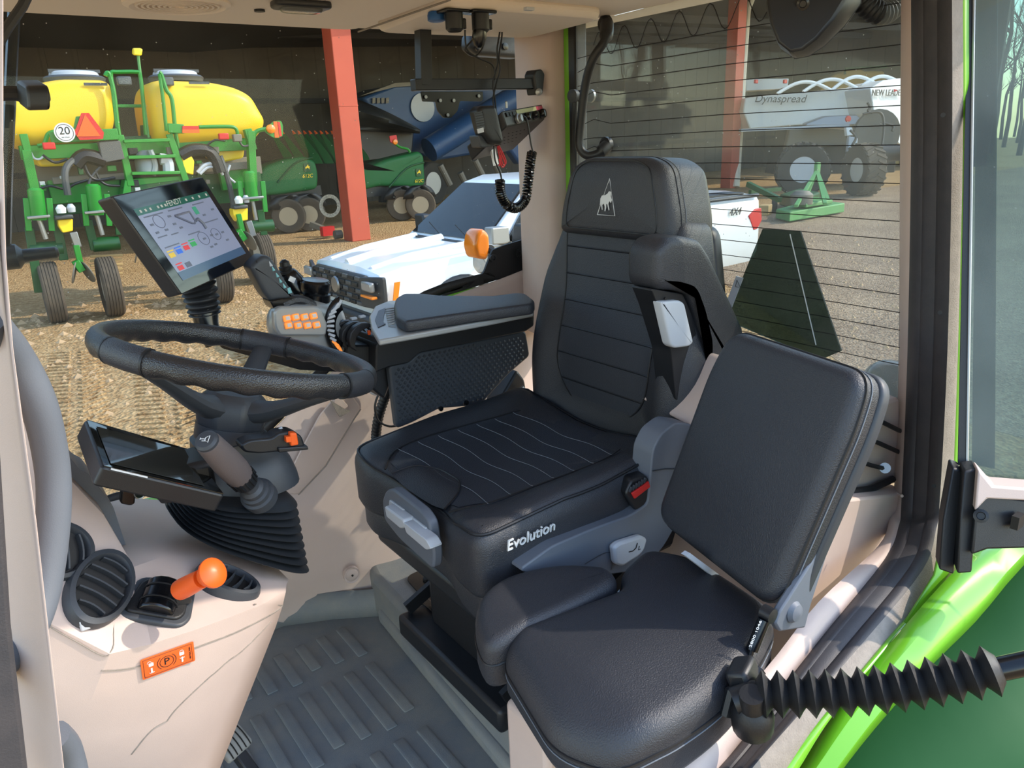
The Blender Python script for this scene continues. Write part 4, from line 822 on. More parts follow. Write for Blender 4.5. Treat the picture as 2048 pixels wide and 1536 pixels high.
rect(.22,.74,.28,.79,.0021,inkm,'valve_icon'); rect(.655,.265,.70,.345,.0021,mat('icon_green',(50,140,110),.3,emit=.3),'status_icon')
pth=cat([at(392,565,Y=1.52),at(400,585,Y=1.52),at(406,610,Y=1.52),at(410,628,Y=1.52)],8)
MB().tube(pth,[.034-.006*(i/len(pth))+.003*math.cos(i*1.6) for i in range(len(pth))],20).build('neck_bellows','black_rubber',tm,ang=80)
MB().tube([at(408,615,Y=1.52),at(414,650,Y=1.51),at(430,690,Y=1.50)],[.027,.022,.018],16).build('neck','gloss_black',tm)
# ================================================================ RADIO + BRACKET
rb=thing('monitor_bracket',at(860,40,Y=1.66),'black square-tube L bracket hanging from the headliner','bracket')
MB().bar(at(845,35,Y=1.66),at(848,172,Y=1.66),.030,.030).build('upright','black_plastic',rb,bev=.002)
MB().bar(at(826,170,Y=1.66),at(1078,168,Y=1.65),.028,.026).build('crossbar','black_plastic',rb,bev=.002)
MB().prism(rpoly(px([(842,183),(966,183),(966,200),(962,203),(920,202),(915,222),(902,236),(888,236),(876,222),(872,204),(846,203)],1.64),.003),(0,.004,0)).build('mount_plate','gloss_black',rb)
for q in ((851,194),(957,192),(880,201),(907,201),(895,230)): MB().lathe([(.004,0),(.004,.003),(.001,.003)],at(q[0],q[1],Y=1.638),(0,-1,0),10).build('plate_bolt','steel',rb)
MB().prism(rpoly(px([(795,38),(822,38),(830,50),(818,58),(800,50)],1.66),.004),(0,.05,0)).build('ceiling_foot','black_plastic',rb,bev=.004)
MB().prism(rpoly(px([(825,34),(870,34),(866,46),(830,46)],1.64),.004),(0,.05,0)).build('ceiling_foot','black_plastic',rb,bev=.003)
MB().prism(rpoly(px([(1068,150),(1072,140),(1084,138),(1090,148),(1086,188),(1074,190)],1.63),.004),(-.01,.03,0)).build('pillar_clamp','black_plastic',rb,bev=.003)
MB().lathe([(.009,0),(.009,.006),(.003,.008)],at(1077,184,Y=1.615),(-.5,-1,0),12).build('clamp_bolt','steel',rb)
for nm,x,y,lab in (('power_socket',907,20,'left black power socket on the headliner'),('power_socket',960,22,'black power socket on the headliner with plugged cable')):
    ps=thing(nm,at(x,y,Z=2.65),lab,'socket','headliner sockets'); p=at(x,y,Z=2.652)
    MB().pad(rpoly([(-.03,-.022),(.03,-.022),(.03,.022),(-.03,.022)],.008),lambda u,v,w:p+V((u,v,-w)),.006,.003,nin=2).build('flange','gloss_black',ps)
    MB().lathe([(.018,0),(.018,-.035),(.013,-.040),(.012,-.03),(.001,-.03)],p,(0,0,1),18).build('barrel','black_plastic',ps)
    MB().box(p+V((.018,0,-.025)),(.01,.02,.02)).build('cap','gloss_black',ps,bev=.002)
    if x>930: MB().lathe([(.014,-.03),(.015,-.05),(.010,-.065),(.004,-.07)],p,(.1,0,1),14).build('plug','gloss_black',ps)
bkn=MB().lathe([(.016,0),(.018,-.006),(.018,-.016),(.014,-.018),(.001,-.018)],at(872,24,Z=2.652),(0,0,1),12).build('headliner_dial','blue_knob'); tag(bkn,'blue plastic knob under the headliner','knob')
usb=MB().box(at(1058,18,Z=2.650),(.02,.012,.006)).build('usb_port','light_grey',bev=.001); tag(usb,'small pale port on the headliner near the rear corner','socket')
cb=thing('radio_wiring',at(985,100,Y=1.62),'black wires drooping from the headliner down to the radio','cable')
for pts in (((962,60),(945,80),(930,100),(950,112),(965,95),(968,70)),((932,30),(930,70),(935,100),(955,115),(985,130),(990,160)),((1000,32),(1000,60),(994,100),(995,130),(986,165),(990,200),(993,230)),((1002,32),(1004,70),(998,110),(1000,140),(992,170),(986,200),(990,225))):
    MB().tube(cat(px(pts,1.62),5),.0022,6).build('wire','black_plastic',cb)
for pts in (((995,290),(1003,310),(1010,328),(1004,334),(998,318)),((997,290),(1008,312),(1012,325),(1006,330),(1000,310)),((994,290),(1000,320),(998,332))):
    MB().tube(cat(px(pts,1.60),5),.0018,6).build('red_wire','wire_red',cb)
MB().prism(px([(982,296),(990,294),(998,328),(990,332)],1.595),(0,.008,0)).build('connector','white',cb,bev=.001)
rd=thing('cb_radio',at(1040,280,Y=1.58),'black two-way radio with knobs and small display on the pillar','radio')
fTL=at(1004,222,Y=1.50); fTR=at(1084,208,Y=1.64); fBR=at(1090,238,Y=1.64); fBL=at(1014,253,Y=1.50)
rdp=V((-.10,.10,-.035))*0+ (at(975,268,Y=1.60)-at(1014,253,Y=1.50))*0
fnrm=((fTR-fTL).cross(fBL-fTL)).normalized(); fnrm=fnrm if fnrm.dot(CAM-fTL)>0 else -fnrm
back=V((-.055,.075,-.075))
MB().ring([[fTL,fTR,fBR,fBL],[p+back for p in (fTL,fTR,fBR,fBL)]]).build('case','black_plastic',rd,bev=.003)
FP=lambda u,v,w=.0006:fTL+(fTR-fTL)*u+(fBL-fTL)*v+fnrm*w
MB().prism([FP(.30,.10),FP(.80,.10),FP(.80,.36),FP(.30,.36)],fnrm*.001).build('display',mat('radio_lcd',(170,172,130),.3),rd)
MB().prism([FP(.80,.10),FP(.97,.10),FP(.97,.36),FP(.80,.36)],fnrm*.001).build('logo_panel',mat('radio_red',(190,60,90),.4),rd)
for u in (.05,.12,.19): MB().prism([FP(u,.14),FP(u+.05,.14),FP(u+.05,.42),FP(u,.42)],fnrm*.003).build('key','gloss_black',rd,bev=.0005)
for u,r_ in ((.50,.010),(.70,.010),(.90,.012)): MB().lathe([(r_,0),(r_,.008),(r_*.8,.012),(.001,.013)],FP(u,.66),fnrm,16).build('knob','gloss_black',rd)
MB().lathe([(.012,0),(.012,.006),(.008,.008),(.008,.014),(.001,.014)],FP(.26,.66),fnrm,16).build('mic_jack','steel',rd)
for i in range(5):
    for j in range(4): MB().lathe([(.0025,0),(.0025,.0006),(.0003,.0006)],(fBL+(fBR-fBL)*(.25+.1*i)+back*(.25+.12*j)+V((0,0,-.0006))),V((0,-.2,-1)),6).build('speaker_hole','print_black',rd)
MB().lathe([(.003,0),(.003,.014),(.001,.016)],at(1013,216,Y=1.56),(0,0,1),10).build('antenna_plug','steel',rd)
mc=thing('radio_microphone',at(985,290,Y=1.52),'black hand microphone clipped beside the radio with coiled cord','microphone')
MB().pad([(p.x,p.z) for p in rpoly(px([(946,222),(954,212),(982,211),(988,224),(1000,282),(994,290),(972,288),(958,268)],1.52),.006,3)],lambda u,v,w:V((u,1.54-w,v)),.04,.010,nin=3).build('body','black_plastic',mc,ang=50)
MB().prism(rpoly(px([(949,226),(966,222),(970,258),(956,262)],1.5),.003),(0,.003,0)).build('grille','dark_grey',mc)
for k in range(6): MB().bar(at(950+.8*k,228+5*k,Y=1.498),at(966+.6*k,225+5*k,Y=1.498),.002,.001).build('grille_slot','print_black',mc)
MB().prism(px([(955,258),(967,255),(968,264),(957,267)],1.498),(0,.003,0)).build('talk_label','light_grey',mc)
MB().prism(rpoly(px([(956,270),(985,272),(990,292),(962,296)],1.515),.005),(0,.04,0)).build('clip','dark_grey',mc,bev=.003)
cc=cat(px([(1000,360),(1001,385),(1012,408),(1032,416),(1050,400),(1056,365),(1060,330),(1064,304)],1.56),14)
hel=[];  N_=len(cc)
for i in range(N_*10):
    t=i/(N_*10)*(N_-1); k=int(t); p=cc[k].lerp(cc[min(k+1,N_-1)],t-k); tg=(cc[min(k+1,N_-1)]-cc[max(k-1,0)]).normalized(); a=i*2*PI/22
    xx=tg.cross(V((0,1,0))).normalized(); yy=xx.cross(tg); hel.append(p+(xx*math.cos(a)+yy*math.sin(a))*.0105)
MB().tube(hel,.0028,5).build('coiled_cord','gloss_black',mc)
MB().tube(cat(px([(988,292),(990,320),(1000,345),(1003,358)],1.545),5),.0022,6).build('cord','black_plastic',mc)
MB().tube(cat(px([(1040,232),(1052,236),(1058,262),(1062,288),(1066,304)],1.54),5),.0022,6).build('cord','black_plastic',mc)
# ================================================================ OTHER CAB ITEMS
th_=thing('rear_cover',at(1600,110,D=1.3),'big black teardrop housing with a corrugated hose at the top of the rear window','housing')
o=[(1535,-40),(1537,20),(1546,62),(1562,98),(1590,118),(1618,113),(1650,92),(1690,52),(1722,8),(1728,-40)]
rr_=[[at(x,y,D=1.27) for x,y in o],[at(1625+(x-1625)*.97-6,y-6,D=1.24) for x,y in o],[at(1620+(x-1620)*.86-14,y-14,D=1.22) for x,y in o]]
MB().ring(rr_+[]).build('shell','black_plastic',th_,bev=.004)
MB().ring([[at(x,y,D=1.27) for x,y in o],[at(x+3,y-3,D=1.34) for x,y in o]]).build('rim','dark_grey',th_)
MB().lathe([(.010,0),(.010,.003),(.006,.004),(.005,.001),(.001,.001)],at(1606,8,D=1.218),(CAM-at(1606,8,D=1.22)),14).build('screw','gloss_black',th_)
pth=cat([at(1715,-15,D=1.3),at(1735,12,D=1.31),at(1762,27,D=1.32),at(1785,15,D=1.33),at(1793,-20,D=1.34)],16)
MB().tube(pth,[.017+.003*(i%4 in(0,1)) for i in range(len(pth))],14).build('corrugated_hose','black_rubber',th_,ang=80)
tg_=thing('reflection_pane',at(1570,650,X=1.34),'added dark trapezoid pane standing for a rear glass reflection, with a warning label','reflection')
MB().prism([at(x,y,X=1.345) for x,y in ((1525,458),(1600,462),(1682,702),(1640,720),(1450,640))],(.004,0,0)).build('pane','glass_dark',tg_,smooth=False)  # added pane; its dark tint stands for a reflection in the rear glass
MB().bar(at(1580,468,X=1.342),at(1632,690,X=1.342),.0015).build('pane_streak','print_white',tg_)
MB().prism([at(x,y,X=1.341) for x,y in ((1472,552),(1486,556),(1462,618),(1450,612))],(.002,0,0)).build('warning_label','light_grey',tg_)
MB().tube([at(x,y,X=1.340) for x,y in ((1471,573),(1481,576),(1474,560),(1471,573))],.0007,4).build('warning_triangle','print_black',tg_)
om=thing('exterior_mirror',at(985,115,Y=1.98),'black exterior mirror seen through the upper corner of the side window','mirror')
MB().pad([(p.x,p.z) for p in rpoly(px([(930,70),(950,62),(1020,62),(1042,80),(1044,108),(1030,118),(945,112),(928,98)],1.98),.012,3)],lambda u,v,w:V((u,2.0-w,v)),.05,.012,nin=3).build('housing','black_plastic',om)
for q in ((955,95),(1010,93)): MB().lathe([(.010,0),(.010,.004),(.002,.005)],at(q[0],q[1],Y=1.948),(0,-1,0),14).build('mount_bolt','gloss_black',om)
MB().tube([at(1035,80,Y=1.99),at(1045,60,Y=1.95),V((1.38,1.84,2.70))],.012,8).build('arm','black_plastic',om)
ol=thing('side_marker_lamp',at(960,520,Y=2.0),'orange indicator lamp outside the side window corner','lamp')
MB().pad([(p.x,p.z) for p in rpoly(px([(946,492),(951,466),(963,456),(976,468),(978,500),(972,520),(952,516)],2.03),.012,3)],lambda u,v,w:V((u,2.09-w,v)),.07,.012,nin=3).build('lens','amber',ol)
MB().lathe([(.02,-.01),(.02,.03)],at(970,500,Y=2.09),(0,-1,0),16).build('base','black_plastic',ol); MB().tube([at(966,492,Y=2.05),V((1.44,1.95,2.02)),V((1.44,1.80,2.0))],.012,8).build('stem','black_plastic',ol)
MB().pad([(p.x,p.z) for p in rpoly(px([(958,510),(985,515),(985,545),(968,550),(958,535)],2.06),.01,3)],lambda u,v,w:V((u,2.1-w,v)),.05,.012,nin=2).build('clear_lamp','lens',ol)
wl=thing('rear_work_lamp',at(1775,800,X=1.55),'round pale work lamp outside below the rear window corner','lamp')
MB().lathe([(.052,-.03),(.056,0),(.050,.012),(.02,.02),(.001,.021)],at(1778,775,X=1.5),(-.8,-.5,.1),24).build('lens','lens',wl)
MB().lathe([(.03,-.08),(.050,-.05),(.056,-.02),(.053,-.02),(.048,-.045),(.001,-.06)],at(1778,775,X=1.5),(-.8,-.5,.1),24).build('reflector','chrome',wl)
# ================================================================ OUTSIDE
def gmat(name,c1,c2,c3,sc=1.0):
    m=bpy.data.materials.new(name); m.use_nodes=True; n=m.node_tree.nodes; l=m.node_tree.links; b=n['Principled BSDF']; b.inputs['Roughness'].default_value=.95; b.inputs['Specular IOR Level'].default_value=.15
    tc=n.new('ShaderNodeTexCoord'); n1=n.new('ShaderNodeTexNoise'); n1.inputs['Scale'].default_value=.35*sc; n1.inputs['Detail'].default_value=10; n1.inputs['Roughness'].default_value=.7
    n2=n.new('ShaderNodeTexNoise'); n2.inputs['Scale'].default_value=9*sc; n2.inputs['Detail'].default_value=8; n2.inputs['Roughness'].default_value=.75
    n3=n.new('ShaderNodeTexVoronoi'); n3.inputs['Scale'].default_value=26*sc
    for x in (n1,n2,n3): l.new(tc.outputs['Object'],x.inputs['Vector'])
    r1=n.new('ShaderNodeValToRGB'); r1.color_ramp.elements[0].position=.36; r1.color_ramp.elements[1].position=.66; r1.color_ramp.elements[0].color=lin(c1); r1.color_ramp.elements[1].color=lin(c2); l.new(n1.outputs[0],r1.inputs[0])
    r2=n.new('ShaderNodeValToRGB'); r2.color_ramp.elements[0].position=.40; r2.color_ramp.elements[1].position=.62; r2.color_ramp.elements[0].color=lin(c3); r2.color_ramp.elements[1].color=(1,1,1,1); l.new(n2.outputs[0],r2.inputs[0])
    mx=n.new('ShaderNodeMix'); mx.data_type='RGBA'; mx.blend_type='MULTIPLY'; mx.inputs[0].default_value=.75; l.new(r1.outputs[0],mx.inputs[6]); l.new(r2.outputs[0],mx.inputs[7]); l.new(mx.outputs[2],b.inputs['Base Color'])
    ad=n.new('ShaderNodeMath'); ad.operation='ADD'; l.new(n2.outputs[0],ad.inputs[0]); l.new(n3.outputs['Distance'],ad.inputs[1])
    bp=n.new('ShaderNodeBump'); bp.inputs['Strength'].default_value=.9; bp.inputs['Distance'].default_value=.06; l.new(ad.outputs[0],bp.inputs['Height']); l.new(bp.outputs[0],b.inputs['Normal']); return m
MT['dirt']=gmat('dirt',(208,172,122),(230,198,150),(178,154,128))
MT['gravel']=gmat('gravel',(190,164,138),(220,192,160),(166,150,138),1.4)
dm('jd_green',(26,132,36),.4,coat=.1); dm('head_green_shade',(30,100,52),.5,spec=.3); dm('jd_green_dark',(18,76,32),.4); dm('jd_yellow',(252,214,36),.35,coat=.2); dm('tank_yellow',(238,192,26),.4)  # corn head green is the planter paint darkened to carry shed shade
dm('tyre',(44,43,42),.85,bump=(60,.3),var=(5,.25),rgb2=(66,62,57)); dm('tyre_dusty',(96,84,70),.9,var=(6,.3),rgb2=(70,62,54))
dm('dirty_rim',(176,160,134),.7); dm('rim_white',(210,206,196),.5); dm('dirty_steel',(120,114,104),.6,metal=.3); dm('smv_orange',(250,96,20),.45); dm('smv_red',(200,24,28),.4)
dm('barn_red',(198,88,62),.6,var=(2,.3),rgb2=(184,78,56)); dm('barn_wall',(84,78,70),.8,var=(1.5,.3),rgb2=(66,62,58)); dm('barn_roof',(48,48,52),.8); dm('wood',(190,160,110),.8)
dm('blue_paint',(32,68,114),.45,var=(3,.3),rgb2=(44,80,124)); dm('tarp_black',(34,36,38),.5,bump=(6,.6)); dm('truck_white',(232,236,240),.25,coat=.6); dm('truck_trim',(40,42,46),.5); dm('head_lamp',(150,150,150),.2,metal=.3)
dm('spreader_white',(226,226,222),.4); dm('stainless',(170,170,172),.35,metal=.5); dm('clear_grey',(140,146,150),.3); dm('tan_paint',(170,140,70),.6); dm('bark',(96,84,76),.9,var=(3,.3),rgb2=(120,108,98)); dm('hose_grey',(70,72,74),.5); dm('pole_white',(226,216,196),.6)
dm('stone',(168,138,104),.9,var=(20,.3),rgb2=(190,160,124)); dm('cut_green',(64,140,70),.6,var=(2,.3),rgb2=(110,160,100))
gd=struct(MB().add([(-90,-60,0),(120,-60,0),(120,120,0),(-90,120,0)],[(0,1,2,3)]).build('ground','dirt',smooth=False)); gd['label']='bare tan dirt yard'
gv=MB().prism([V(p) for p in ((5.5,-20,-.02),(60,-20,-.02),(60,17.5,-.02),(12.5,15,-.02),(11,9,-.02),(6.5,3,-.02))],(0,0,.024)).build('gravel_patch','gravel',gd,smooth=False)
# stones scattered on the yard and tractor tread prints
st_=MB()
rs=random.Random(3)
for i in range(2600):
    x=rs.uniform(-1,16); y=rs.uniform(3.2,15); r_=rs.choice((.012,.016,.02,.03,.04))*rs.uniform(.7,1.3)*(.6+y/14)
    a=rs.uniform(0,6); vs_=[(x+r_*math.cos(a+q*PI/2)*(1+.3*rs.random()),y+r_*math.sin(a+q*PI/2),0) for q in range(4)]+[(x,y,r_*.8)]
    st_.add(vs_,[(0,1,4),(1,2,4),(2,3,4),(3,0,4)])
o=st_.build('loose_stones','stone',smooth=False); tag(o,'loose stones and clods scattered over the dirt yard','stones',kind='stuff')
tr_=MB()
for (x0,y0,x1,y1,n_) in ((380,1000,300,640,46),(150,960,150,700,30),(560,640,330,980,34)):
    a=at(x0,y0,Z=0); b=at(x1,y1,Z=0); d=(b-a).normalized(); s_=V((-d.y,d.x,0))
    for i in range(n_):
        p=a.lerp(b,i/n_); 
        for sg in (-1,1): tr_.bar(p+s_*.05*sg+d*.06*sg,p+s_*.28*sg+d*(.16),.06,.035)
tr=tr_.build('tread_prints','dirt',smooth=False); tag(tr,'tractor tread prints pressed into the dirt beside the cab','tracks',kind='stuff')
# ---------------------------------------------------------------- shed
sd=struct(bpy.data.objects.new('shed',None)); C.objects.link(sd); sd.location=(15,24,0); sd['label']='open-fronted dark machine shed'
def eave(x): return 6.1+.10*max(0,x-8.8)
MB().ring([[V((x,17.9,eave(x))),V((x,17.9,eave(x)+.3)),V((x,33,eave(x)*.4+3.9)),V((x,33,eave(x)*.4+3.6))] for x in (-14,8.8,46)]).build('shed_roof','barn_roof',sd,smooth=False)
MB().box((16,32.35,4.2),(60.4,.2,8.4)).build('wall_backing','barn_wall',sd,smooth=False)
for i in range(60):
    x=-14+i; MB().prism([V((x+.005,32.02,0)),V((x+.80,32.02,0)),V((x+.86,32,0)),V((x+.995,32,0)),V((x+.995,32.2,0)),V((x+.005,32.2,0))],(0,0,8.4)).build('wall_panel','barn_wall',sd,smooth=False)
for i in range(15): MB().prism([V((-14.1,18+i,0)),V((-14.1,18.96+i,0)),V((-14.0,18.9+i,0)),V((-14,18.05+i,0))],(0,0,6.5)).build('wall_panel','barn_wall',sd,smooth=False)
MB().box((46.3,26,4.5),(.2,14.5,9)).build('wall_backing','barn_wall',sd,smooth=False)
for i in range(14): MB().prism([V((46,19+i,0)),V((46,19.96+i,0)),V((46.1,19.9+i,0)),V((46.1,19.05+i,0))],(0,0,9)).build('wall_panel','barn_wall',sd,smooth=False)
for y in (20,23,26,29): MB().bar((-14,y,5.75),(46,y,8.2 if y<21 else 7.4),.2,.3).build('roof_purlin','barn_roof',sd,smooth=False)
for z in (1.9,4.3): MB().bar((-14,31.9,z),(46,31.9,z),.12,.2).build('wall_girt','barn_roof',sd,smooth=False)
for q,lab in (((715,480),'red steel shed post left of the white pickup'),((1458,376),'red steel shed post behind the rear window, beside a pale pole')):
    p=at(q[0],q[1],Z=0); pt=thing('shed_post',p,lab,'post','red shed posts'); s_=.27
    MB().prism([p+V((-s_,-s_,0)),p+V((s_,-s_,0)),p+V((s_,s_,0)),p+V((-s_,s_,0))],(0,0,9.2 if p.x>15 else 6.1)).build('column','barn_red',pt,smooth=False,bev=.02)
    MB().box(p+V((0,-s_-.005,3.4)),(s_*2,.01,.03)).build('weld_joint','barn_red',pt)
wp=MB().tube([at(1472,374,D=33),at(1487,120,D=33),at(1494,20,D=33),at(1510,-20,D=33)],.16,10).build('pale_pole','pole_white'); tag(wp,'leaning pale pole standing right of the far red post','pole')
# ---------------------------------------------------------------- wheels
def wheel(name,c,ax,Rr,w,rim,label,cat_,parent=None,mt='tyre',lug=False,group=None,rimm='rim_white'):
    if parent is None: t=thing(name,c,label,cat_,group)
    else: t=parent
    c=V(c); ax=V(ax).normalized(); k=w/2
    prof=[(rim,-k*.75),(Rr*.80,-k*.98),(Rr*.94,-k*.96),(Rr*.985,-k*.82)]
    if not lug:
        for g_ in (-.62,-.3,0,.3,.62): prof+=[(Rr,k*(g_-.13)*.95),(Rr,k*(g_-.035)),(Rr*.972,k*(g_-.03)),(Rr*.972,k*(g_+.03)),(Rr,k*(g_+.035)),(Rr,k*(g_+.13)*.95)]
    else: prof+=[(Rr*.98,-k*.5),(Rr*.985,0),(Rr*.98,k*.5)]
    prof+=[(Rr*.985,k*.82),(Rr*.94,k*.96),(Rr*.80,k*.98),(rim,k*.75)]
    ty=MB().lathe(prof,c,ax,40,False).build('tyre',mt,t,ang=40)
    x,y,z=frame(ax)
    if lug:
        n_=24
        for i in range(n_):
            for sg in (-1,1):
                a0=2*PI*(i+.5*(sg>0))/n_; a1=a0+.20
                P=[c+z*(.02*sg)+(x*math.cos(a0)+y*math.sin(a0))*Rr*1.0,c+z*k*.95*sg+(x*math.cos(a1)+y*math.sin(a1))*Rr*.985]
                MB().bar(P[0],P[1],Rr*.06,Rr*.10,(x*math.cos(a0)+y*math.sin(a0)).cross(P[1]-P[0])).build('lug',mt,ty,smooth=False)
    MB().lathe([(rim*1.02,-k*.72),(rim*.95,-k*.6),(rim*.7,-k*.15),(.05,-k*.1)],c,ax,28).build('rim',rimm,t); MB().lathe([(rim*1.02,k*.72),(rim*.95,k*.6),(rim*.7,k*.15),(.05,k*.1)],c,ax,28).build('rim',rimm,t)
    MB().lathe([(rim*.3,-k*.7),(rim*.3,k*.7)],c,ax,14).build('hub',rimm,t)
    return t
# ---------------------------------------------------------------- planter
pn_=thing('planter',(3,13.6,0),'green and yellow crop planter with two big yellow tanks and a ladder','planter')
PY=13.4
def tank(pts,name):
    P=rpoly(px(pts,PY+.45),.2,4); c_=sum(P,V((0,0,0)))/len(P); rg_=[]
    for t,s_ in ((0,.40),(.01,.62),(.04,.80),(.10,.92),(.2,.985),(.35,1.0),(.65,1.0),(.85,.95),(.95,.8),(1,.5)):
        rg_.append([V((c_.x+(p.x-c_.x)*(1-(1-s_)*.55),PY+.1+1.6*t,c_.z+(p.z-c_.z)*s_)) for p in P])
    return MB().ring(rg_).build(name,'tank_yellow',pn_,ang=70)
t1=tank([(-40,200),(30,182),(80,165),(120,158),(205,160),(219,168),(230,225),(226,262),(205,283),(120,296),(50,300),(20,290),(-40,285)],'seed_tank')
t2=tank([(290,200),(295,172),(310,160),(420,164),(470,176),(498,192),(514,222),(526,242),(522,262),(505,282),(420,292),(325,298),(303,285),(296,245)],'seed_tank')
for cx,cy,t in ((150,160,t1),(352,158,t2)):
    c_=at(cx,cy,Y=PY+.9); MB().lathe([(.42,-.05),(.44,.02),(.40,.05)],c_,(0,0,1),28).build('lid_ring','hose_grey',t); MB().lathe([(.36,.04),(.34,.10),(.30,.12),(.01,.13)],c_,(0,0,1),28).build('tank_lid','light_grey',t); MB().bar(c_+V((-.36,-.1,.12)),c_+V((.36,-.1,.12)),.05).build('lid_bar','hose_grey',t)
    MB().box(c_+V((.15,-.78,-.12)),(.32,.02,.04)).build('tank_plate','hose_grey',t)
for pts in ([(68,300),(150,300),(184,302),(176,330),(80,334)],[(425,296),(490,294),(488,316),(440,326)]): MB().prism(rpoly(px(pts,PY+.4),.06),(0,.8,0)).build('tank_sump','jd_yellow',pn_,bev=.05)
def gt(pts,r=.04,m='jd_green',name='frame_tube',Y=PY,par_=None,sm=4): return MB().tube(cat([at(p[0],p[1],Y=(p[2] if len(p)>2 else Y)) for p in pts],sm),r,8).build(name,m,par_ or pn_)
def gb(a,b,w=.1,h=None,m='jd_green',name='frame_beam',Y=PY): return MB().bar(at(*a[:2],Y=a[2] if len(a)>2 else Y),at(*b[:2],Y=b[2] if len(b)>2 else Y),w,h).build(name,m,pn_,bev=.008)
gb((40,306,PY+.3),(500,288,PY+.3),.2,.2,name='toolbar'); gb((60,400,PY+.5),(520,372,PY+.5),.22,.5,'jd_green_dark','toolbar'); gb((60,350,PY+.9),(520,330,PY+.9),.16,.3,'dirty_steel','drive_frame')
gb((46,268),(56,306),.12,.1); gb((52,300),(74,400),.14,.12); gb((500,262),(506,372),.14,.12); gb((494,258),(506,300),.12,.12)
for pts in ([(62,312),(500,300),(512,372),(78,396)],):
    MB().prism(px(pts,PY+1.1),(0,.25,0)).build('shade_backdrop','print_black',pn_)  # black slab added as the deep shade between the planter parts
# rails around the ladder
gt([(211,152),(214,146),(219,150),(228,185),(236,255),(246,310),(256,372)],.032,name='handrail'); gt([(222,150,PY+.3),(224,144,PY+.3),(235,144,PY+.3),(272,144,PY+.3),(280,150,PY+.3),(286,200,PY+.3),(292,270,PY+.3)],.03,name='handrail')
gt([(222,150),(226,185),(234,255)],.028,name='handrail'); gt([(319,145),(323,150),(333,180),(344,200),(352,270),(368,362)],.032,name='handrail'); gt([(319,148),(325,190),(333,262)],.028,name='handrail')
for a,b in (((246,283),(338,280)),((255,315),(350,312)),((262,347),(358,345))): gb(a,b,.16,.05,name='ladder_step',Y=PY-.1)
gb((240,270,PY-.1),(262,372,PY-.1),.05,.1,name='ladder_rail'); gb((338,268,PY-.1),(372,362,PY-.1),.05,.1,name='ladder_rail')
gb((234,212,PY+.8),(286,212,PY+.8),.05,name='platform_rail')
MB().prism(px([(243,402),(252,358),(362,352),(372,400)],PY-.05),(0,.06,0)).build('platform_guard','jd_green',pn_,bev=.01)
for i in range(7): MB().prism([at(276+11*i,376,Y=PY-.06),at(281+11*i,374,Y=PY-.06),at(281+11*i,380,Y=PY-.06),at(276+11*i,382,Y=PY-.06)],(0,.02,0)).build('guard_slot','print_black',pn_)
MB().prism(px([(243,402),(250,360),(262,362),(262,400)],PY-.12),(0,.3,0)).build('step_bracket','jd_green',pn_,bev=.01)
gb((250,400),(362,385),.12,.4,'jd_green_dark')
MB().prism(px([(285,250),(330,262),(330,290),(288,288)],PY+.6),(0,.2,0)).build('hopper_plate','jd_green_dark',pn_)
gb((240,290,PY+.6),(340,285,PY+.6),.3,.25,'jd_green_dark','cross_beam')
# rear marker panel, triangle and speed sign
gb((100,275,PY-.15),(236,268,PY-.15),.04,.16,name='sign_bar'); 
tri=[at(x,y,Y=PY-.25) for x,y in ((163,226),(178,226),(208,265),(206,278),(160,280),(149,266))]
smv=MB().prism(tri,(0,.03,0)).build('slow_triangle','smv_red',pn_)
tri2=[at(x,y,Y=PY-.262) for x,y in ((170,229),(201,272),(154,273))]; MB().prism(tri2,(0,.01,0)).build('triangle_face','smv_orange',smv)
MB().prism([at(x,y,Y=PY-.2) for x,y in ((152,233),(164,232),(160,250),(146,262))],(0,.04,0)).build('triangle_bracket','jd_green',pn_)
c_=at(129,265,Y=PY-.25); sgn=MB().lathe([(.135,0),(.135,.02),(.001,.02)],c_,(0,-1,0),36).build('speed_sign','white',pn_); MB().tube([c_+V((.112*math.cos(a),-.022,.112*math.sin(a))) for a in [2*PI*i/32 for i in range(32)]],.004,5,closed=True).build('sign_ring','print_black',sgn)
text('20',.15,c_+V((0,-.024,.02)),(1,0,0),(0,0,1),'print_black',sgn,ext=.002); text('mph / 32 km/h',.018,c_+V((0,-.024,-.065)),(1,0,0),(0,0,1),'print_black',sgn,ext=.002)
def rfl(x0,y0,x1,y1,m,Y=PY-.2): return MB().prism(px([(x0,y0),(x1,y0),(x1,y1),(x0,y1)],Y),(0,.02,0)).build('reflector',m,pn_)
rfl(365,252,398,259,'smv_red'); rfl(365,259,399,266,'smv_orange'); gt([(340,262),(365,260)],.05); gb((336,256,PY-.16),(368,258,PY-.16),.04,.14,name='sign_bar')
gt([(398,254),(440,253),(466,254),(474,262),(475,276)],.03,name='handrail'); gt([(75,292),(88,288),(95,270),(105,264),(120,263)],.03,name='handrail')
mk=MB().prism(rpoly(px([(530,258),(548,242),(562,241),(566,250),(566,272),(558,276),(546,275),(531,264)],PY-.2),.03),(0,.03,0)).build('marker_panel','jd_green',pn_)
MB().prism(px([(547,243),(554,243),(558,275),(550,275)],PY-.21),(0,.01,0)).build('reflector','smv_orange',mk); MB().prism(px([(555,243),(560,244),(564,272),(559,273)],PY-.21),(0,.01,0)).build('reflector','smv_red',mk)
MB().lathe([(.075,0),(.07,.04),(.04,.06),(.001,.065)],at(541,258,Y=PY-.22),(0,-1,0),18).build('amber_lamp','amber',mk)
gt([(506,300),(508,272),(515,262),(532,258)],.035,name='handrail')
for x,y in ((98,292),(447,273)): MB().box(at(x,y,Y=PY-.2),(.16,.08,.10)).build('tail_lamp','smv_red',pn_,bev=.015)
